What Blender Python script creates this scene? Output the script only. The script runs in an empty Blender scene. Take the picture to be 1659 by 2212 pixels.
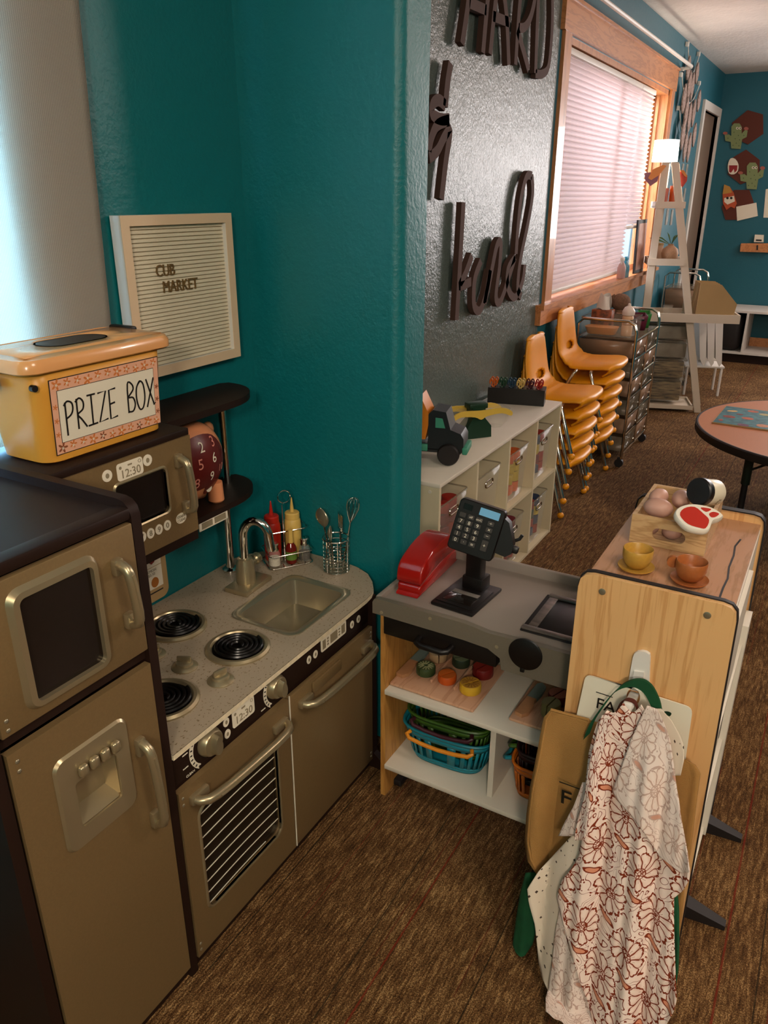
import bpy, bmesh, math, random
from math import sin, cos, pi, radians, sqrt, atan2
from mathutils import Matrix, Vector
random.seed(7)
sc = bpy.context.scene
COL = sc.collection

# ---------------------------------------------------------------- camera
W, H, F = 1659.0, 2212.0, 1665.0
EYE = Vector((0, 0, 1.5))
YAW, PITCH, ROLL = -0.5215, 0.389, -0.002
_f = Vector((sin(YAW) * cos(PITCH), cos(YAW) * cos(PITCH), -sin(PITCH)))
_r = Vector((cos(YAW), -sin(YAW), 0)); _d = _f.cross(_r)
RGT = _r * cos(ROLL) + _d * sin(ROLL); DWN = -_r * sin(ROLL) + _d * cos(ROLL)
cam_data = bpy.data.cameras.new('camera'); cam = bpy.data.objects.new('camera', cam_data); COL.objects.link(cam)
cam.matrix_world = Matrix(((RGT.x, -DWN.x, -_f.x, EYE.x), (RGT.y, -DWN.y, -_f.y, EYE.y), (RGT.z, -DWN.z, -_f.z, EYE.z), (0, 0, 0, 1)))
cam_data.sensor_fit = 'HORIZONTAL'; cam_data.sensor_width = 36.0; cam_data.lens = 36.0 * F / W
cam_data.clip_start = 0.02; cam_data.clip_end = 60
sc.camera = cam
sc.cycles.transparent_max_bounces = 24

def ray(x, y):
    return RGT * ((x - W / 2) / F) + DWN * ((y - H / 2) / F) + _f
def on(x, y, ax, v):
    "the point of the plane axis=v seen at photo pixel (x, y)"
    d = ray(x, y); t = (v - EYE[ax]) / d[ax]; return EYE + d * t
def onp(x, y, P0, n):
    d = ray(x, y); return EYE + d * ((Vector(P0) - EYE).dot(Vector(n)) / d.dot(Vector(n)))
X, Y, Z = 0, 1, 2

# ---------------------------------------------------------------- view, world, lights
sc.view_settings.view_transform = 'Standard'; sc.view_settings.look = 'None'
sc.view_settings.gamma = 1.0; sc.view_settings.use_curve_mapping = False
sc.view_settings.exposure = 0.0
world = bpy.data.worlds.new('world'); sc.world = world; world.use_nodes = True
bg = world.node_tree.nodes['Background']; bg.inputs[0].default_value = (0.55, 0.78, 1.0, 1); bg.inputs[1].default_value = 1.6

def area(name, loc, rot, size, power, color, shape='RECTANGLE', size_y=None, spread=180):
    l = bpy.data.lights.new(name, 'AREA'); l.shape = shape; l.size = size; l.size_y = size_y or size
    l.energy = power; l.color = color; l.spread = radians(spread)
    o = bpy.data.objects.new(name, l); COL.objects.link(o); o.location = loc; o.rotation_euler = rot
    return o
WARM = (1.0, 0.86, 0.70)
# ceiling light panels of the room
def point(name, loc, power, color, r=.12):
    l = bpy.data.lights.new(name, 'POINT'); l.energy = power; l.color = color; l.shadow_soft_size = r
    o = bpy.data.objects.new(name, l); COL.objects.link(o); o.location = loc; return o
area('ceiling_light', (1.0, 0.5, 2.52), (0, 0, 0), 0.9, 30, WARM, size_y=0.5)
point('ceiling_light', (0.85, -1.7, 2.2), 135, WARM, .15)
point('ceiling_light', (1.45, 3.7, 2.3), 60, (1.0, 0.84, 0.74), .15)
point('ceiling_light', (0.95, 7.0, 2.36), 48, (1.0, 0.84, 0.76), .15)
# daylight standing outside the two windows
area('daylight_far_window', (-2.05, 5.2, 2.45), (0, radians(-52), 0), 2.3, 185, (0.96, 0.93, 1.0), size_y=1.3)
area('daylight_back_window', (.85, 9.05, 1.6), (radians(90), 0, pi), 1.4, 105, (1.0, 0.90, 0.86), size_y=1.2)
area('daylight_near_window', (-1.85, 0.45, 1.75), (0, radians(-90), 0), 1.3, 210, (0.22, 0.58, 1.0), size_y=1.3)

# ---------------------------------------------------------------- materials
def lin(h):
    if isinstance(h, str):
        h = h.lstrip('#'); c = [int(h[i:i + 2], 16) / 255 for i in (0, 2, 4)]
    else: c = h
    return tuple(x / 12.92 if x <= 0.04045 else ((x + 0.055) / 1.055) ** 2.4 for x in c)
def new_mat(name):
    m = bpy.data.materials.new(name); m.use_nodes = True
    nt = m.node_tree; return m, nt, nt.nodes['Principled BSDF']
def N(nt, t, **kw):
    n = nt.nodes.new(t)
    for k, v in kw.items():
        if k in n.inputs: n.inputs[k].default_value = v
        else: setattr(n, k, v)
    return n
def mat(name, c, rough=0.5, metal=0.0, var=0.0, vs=8.0, bump=0.0, bs=60.0, trans=0.0, coat=0.0, emit=0.0, alpha=1.0, sheen=0.0, stretch=(1, 1, 1), spec=None, c2=None, sss=0.0, ior=1.45):
    m, nt, b = new_mat(name); L = nt.links
    base = lin(c); b.inputs['Base Color'].default_value = base + (1,)
    b.inputs['Roughness'].default_value = rough; b.inputs['Metallic'].default_value = metal
    b.inputs['Transmission Weight'].default_value = trans; b.inputs['Coat Weight'].default_value = coat
    b.inputs['Alpha'].default_value = alpha; b.inputs['Sheen Weight'].default_value = sheen
    b.inputs['IOR'].default_value = ior
    if spec is not None: b.inputs['Specular IOR Level'].default_value = spec
    if emit: b.inputs['Emission Color'].default_value = base + (1,); b.inputs['Emission Strength'].default_value = emit
    tc = N(nt, 'ShaderNodeTexCoord'); mp = N(nt, 'ShaderNodeMapping'); mp.inputs['Scale'].default_value = stretch
    L.new(tc.outputs['Object'], mp.inputs[0])
    if var or c2:
        nz = N(nt, 'ShaderNodeTexNoise', Scale=vs, Detail=4.0); L.new(mp.outputs[0], nz.inputs['Vector'])
        cr = N(nt, 'ShaderNodeValToRGB'); e = cr.color_ramp.elements
        k = lin(c2) if c2 else tuple(x * (1 - var) for x in base)
        e[0].position = 0.35; e[0].color = k + (1,)
        e[1].position = 0.68; e[1].color = (base if c2 else tuple(min(1, x * (1 + var)) for x in base)) + (1,)
        L.new(nz.outputs['Fac'], cr.inputs[0]); L.new(cr.outputs[0], b.inputs['Base Color'])
    if bump:
        n2 = N(nt, 'ShaderNodeTexNoise', Scale=bs, Detail=3.0); L.new(mp.outputs[0], n2.inputs['Vector'])
        bp = N(nt, 'ShaderNodeBump', Strength=bump, Distance=0.01); L.new(n2.outputs['Fac'], bp.inputs['Height'])
        L.new(bp.outputs[0], b.inputs['Normal'])
    return m
def wood(name, c1, c2, axis=2, scale=14.0, rough=0.35, dist=2.0, stretch=0.12, coat=0.15):
    m, nt, b = new_mat(name); L = nt.links
    tc = N(nt, 'ShaderNodeTexCoord'); mp = N(nt, 'ShaderNodeMapping')
    s = [1, 1, 1]; s[axis] = stretch; mp.inputs['Scale'].default_value = s
    nz = N(nt, 'ShaderNodeTexNoise', Scale=scale, Detail=5.0, Distortion=dist)
    nf = N(nt, 'ShaderNodeTexNoise', Scale=scale * 9, Detail=3.0)
    L.new(tc.outputs['Object'], mp.inputs[0]); L.new(mp.outputs[0], nz.inputs['Vector']); L.new(mp.outputs[0], nf.inputs['Vector'])
    mx = N(nt, 'ShaderNodeMath', operation='MULTIPLY_ADD'); mx.inputs[1].default_value = 0.25; L.new(nf.outputs['Fac'], mx.inputs[0]); L.new(nz.outputs['Fac'], mx.inputs[2])
    ml = N(nt, 'ShaderNodeMath', operation='PINGPONG'); ml.inputs[1].default_value = 0.09; L.new(mx.outputs[0], ml.inputs[0])
    m3 = N(nt, 'ShaderNodeMath', operation='MULTIPLY'); m3.inputs[1].default_value = 11.0; L.new(ml.outputs[0], m3.inputs[0])
    cr = N(nt, 'ShaderNodeValToRGB'); e = cr.color_ramp.elements
    e[0].position = 0.0; e[0].color = lin(c2) + (1,); e[1].position = 0.55; e[1].color = lin(c1) + (1,)
    L.new(m3.outputs[0], cr.inputs[0]); L.new(cr.outputs[0], b.inputs['Base Color'])
    b.inputs['Roughness'].default_value = rough; b.inputs['Coat Weight'].default_value = coat
    return m
def wallmat(name, c, rough=0.45, bump=0.35):
    m, nt, b = new_mat(name); L = nt.links
    b.inputs['Base Color'].default_value = lin(c) + (1,); b.inputs['Roughness'].default_value = rough
    tc = N(nt, 'ShaderNodeTexCoord')
    n1 = N(nt, 'ShaderNodeTexNoise', Scale=95.0, Detail=3.0, Roughness=0.6); n2 = N(nt, 'ShaderNodeTexNoise', Scale=24.0, Detail=2.0)
    L.new(tc.outputs['Object'], n1.inputs['Vector']); L.new(tc.outputs['Object'], n2.inputs['Vector'])
    ad = N(nt, 'ShaderNodeMath', operation='ADD'); L.new(n1.outputs['Fac'], ad.inputs[0]); L.new(n2.outputs['Fac'], ad.inputs[1])
    bp = N(nt, 'ShaderNodeBump', Strength=bump, Distance=0.004); L.new(ad.outputs[0], bp.inputs['Height']); L.new(bp.outputs[0], b.inputs['Normal'])
    return m

M = dict(
    teal=wallmat('teal_wall_paint', '#076c70', 0.42, 0.35), blueteal=wallmat('blue_teal_wall_paint', '#105c6b', 0.5, 0.3), grey=wallmat('charcoal_wall_paint', '#535f5a', 0.27, 0.6),
    ceiling=mat('ceiling_plaster', '#ece3dc', 0.9, bump=0.5, bs=40, var=0.03), white=mat('white_laminate', '#d8cfc0', 0.4, var=0.02),
    whitepaint=mat('white_paint', '#ddd6cd', 0.45), cream=mat('cream_laminate', '#cfc3a4', 0.4, var=0.03), espresso=mat('espresso_laminate', '#24150f', 0.5, var=0.05, spec=0.22),
    silver=mat('champagne_silver_board', '#806845', 0.42, 0.3, var=0.04, vs=300), silverp=mat('silver_moulded_plastic', '#ab9c7c', 0.3, 0.7),
    darkglass=mat('dark_window_print', '#17100d', 0.25), chrome=mat('chrome', '#d8d4cc', 0.09, 1.0), steel=mat('brushed_steel', '#a39a83', 0.28, 0.72),
    black=mat('black_plastic', '#14100f', 0.38), gloss=mat('glossy_black_coil', '#0d0908', 0.3), pine=wood('honey_pine', '#c98550', '#b06f3e', 1, 10, 0.35, 1.0),
    pinev=wood('honey_pine_upright', '#c98550', '#b06f3e', 2, 10, 0.35, 1.0), maple=wood('maple_veneer', '#dcab72', '#c9935a', 2, 16, 0.4, 0.7, 0.05),
    mapley=wood('maple_veneer_top', '#b78764', '#a37753', 1, 16, 0.25, 0.5), bamboo=wood('pale_toy_wood', '#c39d74', '#ad8459', 0, 16, 0.5, 1.0),
    crate=wood('crate_wood', '#c6a071', '#a98153', 0, 14, 0.5, 1.5), board=wood('chopping_board_wood', '#c8997a', '#b58464', 1, 12, 0.5, 1.0),
    checkwood=wood('honey_side_panel', '#c08a45', '#a97334', 2, 12, 0.45, 1.0), labelwhite=mat('label_white', '#e6dcc6', 0.45), ink=mat('black_ink', '#16110f', 0.5),
    grime=mat('grey_print', '#8d8066', 0.5), taupe=mat('taupe_door_paint', '#8c7665', 0.5), orange=mat('orange_chair_plastic', '#e2930f', 0.42, var=0.03),
    clear=mat('clear_plastic', '#e6e0cf', 0.1, alpha=0.10, spec=0.8), smoke=mat('smoky_clear_plastic', '#8c806a', 0.15, alpha=0.38, spec=0.8),
    yellowbox=mat('amber_tub_plastic', '#dc9a3a', 0.35, alpha=0.93, sss=0.1), peach=mat('peach_lid_plastic', '#dd9d62', 0.22, coat=0.3), red=mat('glossy_red_plastic', '#9c1710', 0.22, coat=0.4),
    tan=mat('tan_canvas', '#a0743c', 0.85, bump=0.25, bs=500, var=0.06), green=mat('green_cloth', '#0d4a28', 0.85, var=0.15, vs=40), cardboard=mat('cardboard', '#a98a5c', 0.75, var=0.03),
    rubber=mat('black_rubber', '#1b1514', 0.6), darkgreen=mat('dark_green_toy_plastic', '#10321f', 0.45), khaki=mat('khaki_toy_plastic', '#1c1d18', 0.5),
)
# ---------------------------------------------------------------- mesh helpers
def Rt(axis, deg): return Matrix.Rotation(radians(deg), 4, axis)
def Tr(*p): return Matrix.Translation(Vector(p))
def frame_to(p0, p1):
    z = (Vector(p1) - Vector(p0)).normalized(); a = Vector((0, 0, 1)) if abs(z.z) < .9 else Vector((1, 0, 0))
    x = a.cross(z).normalized(); y = z.cross(x)
    return Matrix(((x.x, y.x, z.x, p0[0]), (x.y, y.y, z.y, p0[1]), (x.z, y.z, z.z, p0[2]), (0, 0, 0, 1)))
class MB:
    def __init__(s, T=None): s.v = []; s.f = []; s.uv = {}; s.T = T or Matrix()
    def add(s, vs, fs, uvs=None):
        n = len(s.v)
        s.v += [tuple(s.T @ Vector(p)) for p in vs]; s.f += [tuple(i + n for i in f) for f in fs]
        if uvs:
            for i, u in enumerate(uvs): s.uv[n + i] = u
        return s
    def box(s, x0, x1, y0, y1, z0, z1):
        v = [(x, y, z) for z in (z0, z1) for y in (y0, y1) for x in (x0, x1)]
        return s.add(v, [(0, 2, 3, 1), (4, 5, 7, 6), (0, 1, 5, 4), (2, 6, 7, 3), (0, 4, 6, 2), (1, 3, 7, 5)])
    def rbox(s, x0, x1, y0, y1, z0, z1, r=.005, seg=2):
        bm = bmesh.new(); bmesh.ops.create_cube(bm, size=1)
        for v in bm.verts: v.co = Vector(((x0 + x1) / 2 + v.co.x * (x1 - x0), (y0 + y1) / 2 + v.co.y * (y1 - y0), (z0 + z1) / 2 + v.co.z * (z1 - z0)))
        r = min(r, .49 * min(abs(x1 - x0), abs(y1 - y0), abs(z1 - z0)))
        bmesh.ops.bevel(bm, geom=bm.edges[:], offset=r, segments=seg, profile=.5, affect='EDGES')
        bm.verts.index_update(); s.add([v.co[:] for v in bm.verts], [[v.index for v in f.verts] for f in bm.faces]); bm.free(); return s
    def prism(s, poly, ax, a, b, holes=None):
        def P(p, t):
            return (t, p[0], p[1]) if ax == 0 else ((p[0], t, p[1]) if ax == 1 else (p[0], p[1], t))
        n = len(poly); fs = [(i, (i + 1) % n, n + (i + 1) % n, n + i) for i in range(n)] + [tuple(range(n))[::-1], tuple(range(n, 2 * n))]
        return s.add([P(p, a) for p in poly] + [P(p, b) for p in poly], fs)
    def ring(s, outer, inner, ax, a, b):
        "frame between two outlines of equal point count"
        def P(p, t): return (t, p[0], p[1]) if ax == 0 else ((p[0], t, p[1]) if ax == 1 else (p[0], p[1], t))
        n = len(outer); vs = [P(p, t) for t in (a, b) for q in (outer, inner) for p in q]; fs = []
        for i in range(n):
            j = (i + 1) % n
            fs += [(i, j, n + j, n + i), (2 * n + i, 3 * n + i, 3 * n + j, 2 * n + j), (i, 2 * n + i, 2 * n + j, j), (n + i, n + j, 3 * n + j, 3 * n + i)]
        return s.add(vs, fs)
    def loft(s, rings, cap=True, closed=True):
        n = len(rings[0]); vs = [p for r in rings for p in r]; fs = []
        m = n if closed else n - 1
        for k in range(len(rings) - 1):
            for i in range(m):
                j = (i + 1) % n; fs.append((k * n + i, k * n + j, (k + 1) * n + j, (k + 1) * n + i))
        if cap: fs += [tuple(range(n))[::-1], tuple(range((len(rings) - 1) * n, len(rings) * n))]
        return s.add(vs, fs)
    def tube(s, pts, r, seg=8, closed=False):
        pts = [Vector(p) for p in pts]; n = len(pts); rs = r if isinstance(r, (list, tuple)) else [r] * n
        rings = []; prev = None
        for i in range(n):
            if closed: t = pts[(i + 1) % n] - pts[i - 1]
            else: t = pts[min(i + 1, n - 1)] - pts[max(i - 1, 0)]
            t.normalize()
            if prev is None:
                a = Vector((0, 0, 1)) if abs(t.z) < .9 else Vector((1, 0, 0)); u = a.cross(t).normalized()
            else:
                u = prev - t * prev.dot(t)
                u = u.normalized() if u.length > 1e-6 else t.orthogonal().normalized()
            prev = u; w = t.cross(u)
            rings.append([tuple(pts[i] + (u * cos(2 * pi * k / seg) + w * sin(2 * pi * k / seg)) * rs[i]) for k in range(seg)])
        if closed: rings.append(rings[0]); return s.loft(rings, cap=False)
        return s.loft(rings)
    def cyl(s, p0, p1, r, seg=20, r1=None): return s.tube([p0, p1], [r, r if r1 is None else r1], seg)
    def lathe(s, prof, c=(0, 0, 0), seg=28, T=None, cap=True):
        old = s.T; s.T = s.T @ Tr(*c) @ (T or Matrix())
        rings = [[(r * cos(2 * pi * k / seg), r * sin(2 * pi * k / seg), z) for k in range(seg)] for r, z in prof]
        s.loft(rings, cap=cap); s.T = old; return s
    def ball(s, c, r, seg=16, T=None):
        r = (r, r, r) if not isinstance(r, (tuple, list)) else r
        n = seg // 2; prof = [(max(sin(pi * i / n), 1e-4), -cos(pi * i / n)) for i in range(n + 1)]
        return s.lathe(prof, c, seg, (T or Matrix()) @ Matrix.Diagonal((r[0], r[1], r[2], 1)))
    def grid(s, fn, nu, nv, thick=0.0):
        vs = []; uv = []
        for j in range(nv + 1):
            for i in range(nu + 1):
                p = fn(i / nu, j / nv); vs.append(tuple(p[0]) if len(p) == 2 else tuple(p)); uv.append(p[1] if len(p) == 2 else (i / nu, j / nv))
        return s.add(vs, [(j * (nu + 1) + i, j * (nu + 1) + i + 1, (j + 1) * (nu + 1) + i + 1, (j + 1) * (nu + 1) + i) for j in range(nv) for i in range(nu)], uv)
    def stroke(s, pts, w, ax, a, b, closed=False):
        "flat cut-out band following a 2D line, thickness from a to b along ax"
        n = len(pts); L = []; R_ = []
        ws = w if isinstance(w, (list, tuple)) else [w] * n
        for i in range(n):
            p0 = Vector(pts[max(i - 1, 0)]); p1 = Vector(pts[min(i + 1, n - 1)])
            if closed: p0 = Vector(pts[i - 1]); p1 = Vector(pts[(i + 1) % n])
            t = (p1 - p0); t = t.normalized() if t.length > 1e-9 else Vector((1, 0)); nn = Vector((-t.y, t.x)) * ws[i] / 2
            q = Vector(pts[i]); L.append(q + nn); R_.append(q - nn)
        def P(p, t): return (t, p[0], p[1]) if ax == 0 else ((p[0], t, p[1]) if ax == 1 else (p[0], p[1], t))
        rings = [[P(L[i], a), P(L[i], b), P(R_[i], b), P(R_[i], a)] for i in range(n)]
        if closed: return s.loft(rings + [rings[0]], cap=False)
        return s.loft(rings)
    def text(s, txt, size, T, depth=.0006, align='CENTER', sx=1.0):
        c = bpy.data.curves.new('lettering', 'FONT'); c.body = txt; c.size = size; c.align_x = align; c.align_y = 'CENTER'; c.extrude = depth / 2; c.resolution_u = 3
        o = bpy.data.objects.new('lettering', c); me = bpy.data.meshes.new_from_object(o)
        old = s.T; s.T = s.T @ T @ Matrix.Diagonal((sx, 1, 1, 1))
        s.add([v.co[:] for v in me.vertices], [tuple(p.vertices) for p in me.polygons]); s.T = old
        bpy.data.objects.remove(o); bpy.data.curves.remove(c); bpy.data.meshes.remove(me); return s
    def build(s, name, m, parent=None, world=True, smooth=38, thick=0, subd=0):
        me = bpy.data.meshes.new(name)
        vs = s.v
        if parent is not None and world:
            inv = wmat(parent).inverted(); vs = [tuple(inv @ Vector(p)) for p in vs]
        me.from_pydata(vs, [], s.f); me.update()
        bm = bmesh.new(); bm.from_mesh(me); bmesh.ops.recalc_face_normals(bm, faces=bm.faces[:]) if not s.uv else None; bm.to_mesh(me); bm.free()
        if s.uv:
            ul = me.uv_layers.new(name='UVMap')
            for lp in me.loops: ul.data[lp.index].uv = s.uv.get(lp.vertex_index, (0, 0))
        for p in me.polygons: p.use_smooth = True
        me.set_sharp_from_angle(angle=radians(smooth))
        for mm in (m if isinstance(m, (list, tuple)) else [m]): me.materials.append(M[mm] if isinstance(mm, str) else mm)
        o = bpy.data.objects.new(name, me); COL.objects.link(o)
        if parent is not None: o.parent = parent
        if thick: md = o.modifiers.new('thickness', 'SOLIDIFY'); md.thickness = thick; md.offset = 0
        if subd: md = o.modifiers.new('smooth', 'SUBSURF'); md.levels = subd; md.render_levels = subd
        return o
def wmat(o):
    m = Matrix.LocRotScale(o.location, o.rotation_euler, o.scale)
    return wmat(o.parent) @ m if o.parent else m
def tag(o, label, cat, group=None):
    o['label'] = label; o['category'] = cat
    if group: o['group'] = group
    return o
def thing(name, label, cat, loc=(0, 0, 0), rz=0, group=None):
    o = bpy.data.objects.new(name, None); COL.objects.link(o); o.location = loc; o.rotation_euler = (0, 0, rz); o.empty_display_size = .05
    return tag(o, label, cat, group)
def struct(o): o['kind'] = 'structure'; return o
def dup(root, loc=None, rz=None, label=None, group=None):
    def cp(o, par):
        c = o.copy(); COL.objects.link(c)
        if par is not None: c.parent = par
        for ch in list(kids.get(o.name, [])): cp(ch, c)
        return c
    kids = {}
    for o in COL.objects:
        if o.parent: kids.setdefault(o.parent.name, []).append(o)
    r = cp(root, None)
    if loc is not None: r.location = loc
    if rz is not None: r.rotation_euler = (0, 0, rz)
    if label: r['label'] = label
    if group: r['group'] = group
    return r
def rrect(u0, u1, v0, v1, r, n=5):
    p = []
    for cx, cy, a0 in ((u1 - r, v1 - r, 0), (u0 + r, v1 - r, 90), (u0 + r, v0 + r, 180), (u1 - r, v0 + r, 270)):
        for i in range(n + 1): a = radians(a0 + 90 * i / n); p.append((cx + r * cos(a), cy + r * sin(a)))
    return p
def resample_rect(u0, u1, v0, v1, inner):
    "outer rectangle with the same point count as a rounded-rectangle outline from rrect"
    n = len(inner) // 4; mid = n // 2; res = []
    for a in range(4):
        for k in range(n):
            p = inner[a * n + k]; U = u1 if a in (0, 3) else u0; V = v1 if a in (0, 1) else v0
            side = (k < mid) == (a in (0, 2))
            res.append((U, V) if k == mid else ((U, p[1]) if side else (p[0], V)))
    return res
def circ(cx, cy, r, n=24, r2=None): return [(cx + r * cos(2 * pi * i / n), cy + (r2 or r) * sin(2 * pi * i / n)) for i in range(n)]
def crom(pts, k=6, closed=False):
    out = []; n = len(pts); V = [Vector(p) for p in pts]
    rng = range(n if closed else n - 1)
    for i in rng:
        p0 = V[i - 1] if (i > 0 or closed) else V[0]; p1 = V[i]; p2 = V[(i + 1) % n]; p3 = V[(i + 2) % n] if (closed or i + 2 < n) else V[-1]
        for j in range(k):
            t = j / k; out.append(tuple(.5 * ((2 * p1) + (p2 - p0) * t + (2 * p0 - 5 * p1 + 4 * p2 - p3) * t * t + (3 * p1 - p0 - 3 * p2 + p3) * t ** 3)))
    if not closed: out.append(tuple(V[-1]))
    return out
def lerp(a, b, t): return a + (b - a) * t
# orientation of flat text: facing +x (reads along +y), facing -y (reads along +x), lying flat
FX = Matrix(((0, 0, 1, 0), (1, 0, 0, 0), (0, 1, 0, 0), (0, 0, 0, 1)))
FY = Matrix(((1, 0, 0, 0), (0, 0, -1, 0), (0, 1, 0, 0), (0, 0, 0, 1)))
# ---------------------------------------------------------------- the room
XW = -1.341                                    # long wall plane (kitchen alcove and window wall)
YW, YP, XP = 1.628, 1.755, -0.893              # partition between alcove and room
YB, ZC = 8.75, 2.565
def carpet():
    m, nt, b = new_mat('brown_tweed_carpet'); L = nt.links
    tc = N(nt, 'ShaderNodeTexCoord'); mp = N(nt, 'ShaderNodeMapping'); mp.inputs['Scale'].default_value = (1, .16, 1); L.new(tc.outputs['Object'], mp.inputs[0])
    n1 = N(nt, 'ShaderNodeTexNoise', Scale=110.0, Detail=4.0, Roughness=.7); L.new(mp.outputs[0], n1.inputs['Vector'])
    n2 = N(nt, 'ShaderNodeTexNoise', Scale=420.0, Detail=2.0); L.new(tc.outputs['Object'], n2.inputs['Vector'])
    n3 = N(nt, 'ShaderNodeTexNoise', Scale=3.0, Detail=3.0); L.new(tc.outputs['Object'], n3.inputs['Vector'])
    mx = N(nt, 'ShaderNodeMath', operation='ADD'); L.new(n1.outputs['Fac'], mx.inputs[0]); L.new(n2.outputs['Fac'], mx.inputs[1])
    m2 = N(nt, 'ShaderNodeMath', operation='MULTIPLY_ADD'); m2.inputs[1].default_value = .35; L.new(n3.outputs['Fac'], m2.inputs[0]); L.new(mx.outputs[0], m2.inputs[2])
    cr = N(nt, 'ShaderNodeValToRGB'); e = cr.color_ramp.elements
    e[0].position = .44; e[0].color = lin('#2f1b0d') + (1,); e[1].position = .74; e[1].color = lin('#a98558') + (1,)
    x = cr.color_ramp.elements.new(.6); x.color = lin('#634526') + (1,)
    ms = N(nt, 'ShaderNodeMath', operation='MULTIPLY'); ms.inputs[1].default_value = .5; L.new(m2.outputs[0], ms.inputs[0]); L.new(ms.outputs[0], cr.inputs[0])
    # thin stripes and plank joints running along the room
    sx = N(nt, 'ShaderNodeSeparateXYZ'); L.new(tc.outputs['Object'], sx.inputs[0])
    def line(period, off, w, yper, yoff, ylen, col, prev):
        a = N(nt, 'ShaderNodeMath', operation='ADD'); a.inputs[1].default_value = off; L.new(sx.outputs[0], a.inputs[0])
        p = N(nt, 'ShaderNodeMath', operation='PINGPONG'); p.inputs[1].default_value = period / 2; L.new(a.outputs[0], p.inputs[0])
        c = N(nt, 'ShaderNodeMath', operation='LESS_THAN'); c.inputs[1].default_value = w; L.new(p.outputs[0], c.inputs[0])
        a2 = N(nt, 'ShaderNodeMath', operation='ADD'); a2.inputs[1].default_value = yoff; L.new(sx.outputs[1], a2.inputs[0])
        p2 = N(nt, 'ShaderNodeMath', operation='PINGPONG'); p2.inputs[1].default_value = yper; L.new(a2.outputs[0], p2.inputs[0])
        c2 = N(nt, 'ShaderNodeMath', operation='LESS_THAN'); c2.inputs[1].default_value = ylen; L.new(p2.outputs[0], c2.inputs[0])
        mm = N(nt, 'ShaderNodeMath', operation='MULTIPLY'); L.new(c.outputs[0], mm.inputs[0]); L.new(c2.outputs[0], mm.inputs[1])
        k = N(nt, 'ShaderNodeMath', operation='MULTIPLY'); k.inputs[1].default_value = .75; L.new(mm.outputs[0], k.inputs[0])
        mix = N(nt, 'ShaderNodeMix', data_type='RGBA'); L.new(k.outputs[0], mix.inputs[0]); L.new(prev, mix.inputs[6]); mix.inputs[7].default_value = lin(col) + (1,)
        return mix.outputs[2]
    o = line(.62, .57, .0022, 5.0, 0, 9, '#6a1c10', cr.outputs[0])
    o = line(.25, .13, .0016, .9, .3, .7, '#1e1a10', o)
    o = line(.185, .04, .0012, .8, .1, .5, '#5c2414', o)
    L.new(o, b.inputs['Base Color']); b.inputs['Roughness'].default_value = .95; b.inputs['Specular IOR Level'].default_value = .15
    wv = N(nt, 'ShaderNodeTexWave', Scale=42.0, Distortion=5.0, Detail=3.0, **{'Detail Scale': 2.5}); wv.wave_type = 'BANDS'; wv.bands_direction = 'X'; L.new(tc.outputs['Object'], wv.inputs['Vector'])
    ad = N(nt, 'ShaderNodeMath', operation='ADD'); L.new(wv.outputs['Fac'], ad.inputs[0]); L.new(n2.outputs['Fac'], ad.inputs[1])
    bp = N(nt, 'ShaderNodeBump', Strength=.5, Distance=.005); L.new(ad.outputs[0], bp.inputs['Height']); L.new(bp.outputs[0], b.inputs['Normal'])
    return m
M['carpet'] = carpet()
XR, YF = 4.2, -2.6
struct(MB().box(XW - .3, XR, YF, YB + .1, -.1, -.0006).build('floor', 'carpet'))
struct(MB().box(XW - .3, XR, YF, YB + .1, ZC, ZC + .1).build('ceiling', 'ceiling'))
# near alcove wall, with the curtained window opening
w = MB(); y0, y1, z0, z1 = .05, 1.0, .95, 2.25
w.box(XW - .14, XW, YF, y0, 0, ZC).box(XW - .14, XW, y1, YW + .02, 0, ZC).box(XW - .14, XW, y0, y1, 0, z0).box(XW - .14, XW, y0, y1, z1, ZC)
struct(w.build('wall_left', 'teal'))
# partition with a rounded outer corner
r = .03
poly = [(XW, YW)] + [(XP - r + r * sin(a), YW + r - r * cos(a)) for a in [i * pi / 2 / 8 for i in range(9)]] + [(XP, YP), (XW, YP)]
struct(MB().prism(poly, 2, 0, ZC).build('wall_partition', 'teal'))
# window wall: grey painted part up to the window, teal after it
WY0, WY1, WZ0, WZ1 = 4.065, 6.42, .975, 2.2
struct(MB().box(XW - .16, XW, YP, 3.93, 0, ZC).build('wall_grey', 'grey'))
w = MB(); w.box(XW - .16, XW, 3.93, WY0, 0, ZC).box(XW - .16, XW, WY0, WY1, 0, WZ0).box(XW - .16, XW, WY0, WY1, WZ1, ZC)
DY0, DY1, DZ = 7.86, 8.68, 2.2
w.box(XW - .16, XW, WY1, DY0, 0, ZC).box(XW - .16, XW, DY0, DY1, DZ, ZC).box(XW - .16, XW, DY1, YB, 0, ZC).box(XW - .3, XW - .16, DY0 - .1, DY1 + .1, 0, DZ + .1)
struct(w.build('wall_window', 'blueteal'))
struct(MB().box(XW - .3, .15, YB, YB + .1, 0, ZC).box(1.55, XR, YB, YB + .1, 0, ZC).box(.15, 1.55, YB, YB + .1, 0, 1.05).box(.15, 1.55, YB, YB + .1, 2.3, ZC).build('wall_back', 'blueteal'))
wn = thing('window_3', 'bright pine framed window in the back wall', 'window', (.85, YB, 1.05)); struct(wn)
o3 = [(.07, .97), (1.63, .97), (1.63, 2.38), (.07, 2.38)]; i3 = [(.17, 1.07), (1.53, 1.07), (1.53, 2.28), (.17, 2.28)]
MB().ring(o3, i3, 1, YB - .02, YB).box(.83, .87, YB - .01, YB + .02, 1.07, 2.28).build('frame', 'pine', wn)
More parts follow.
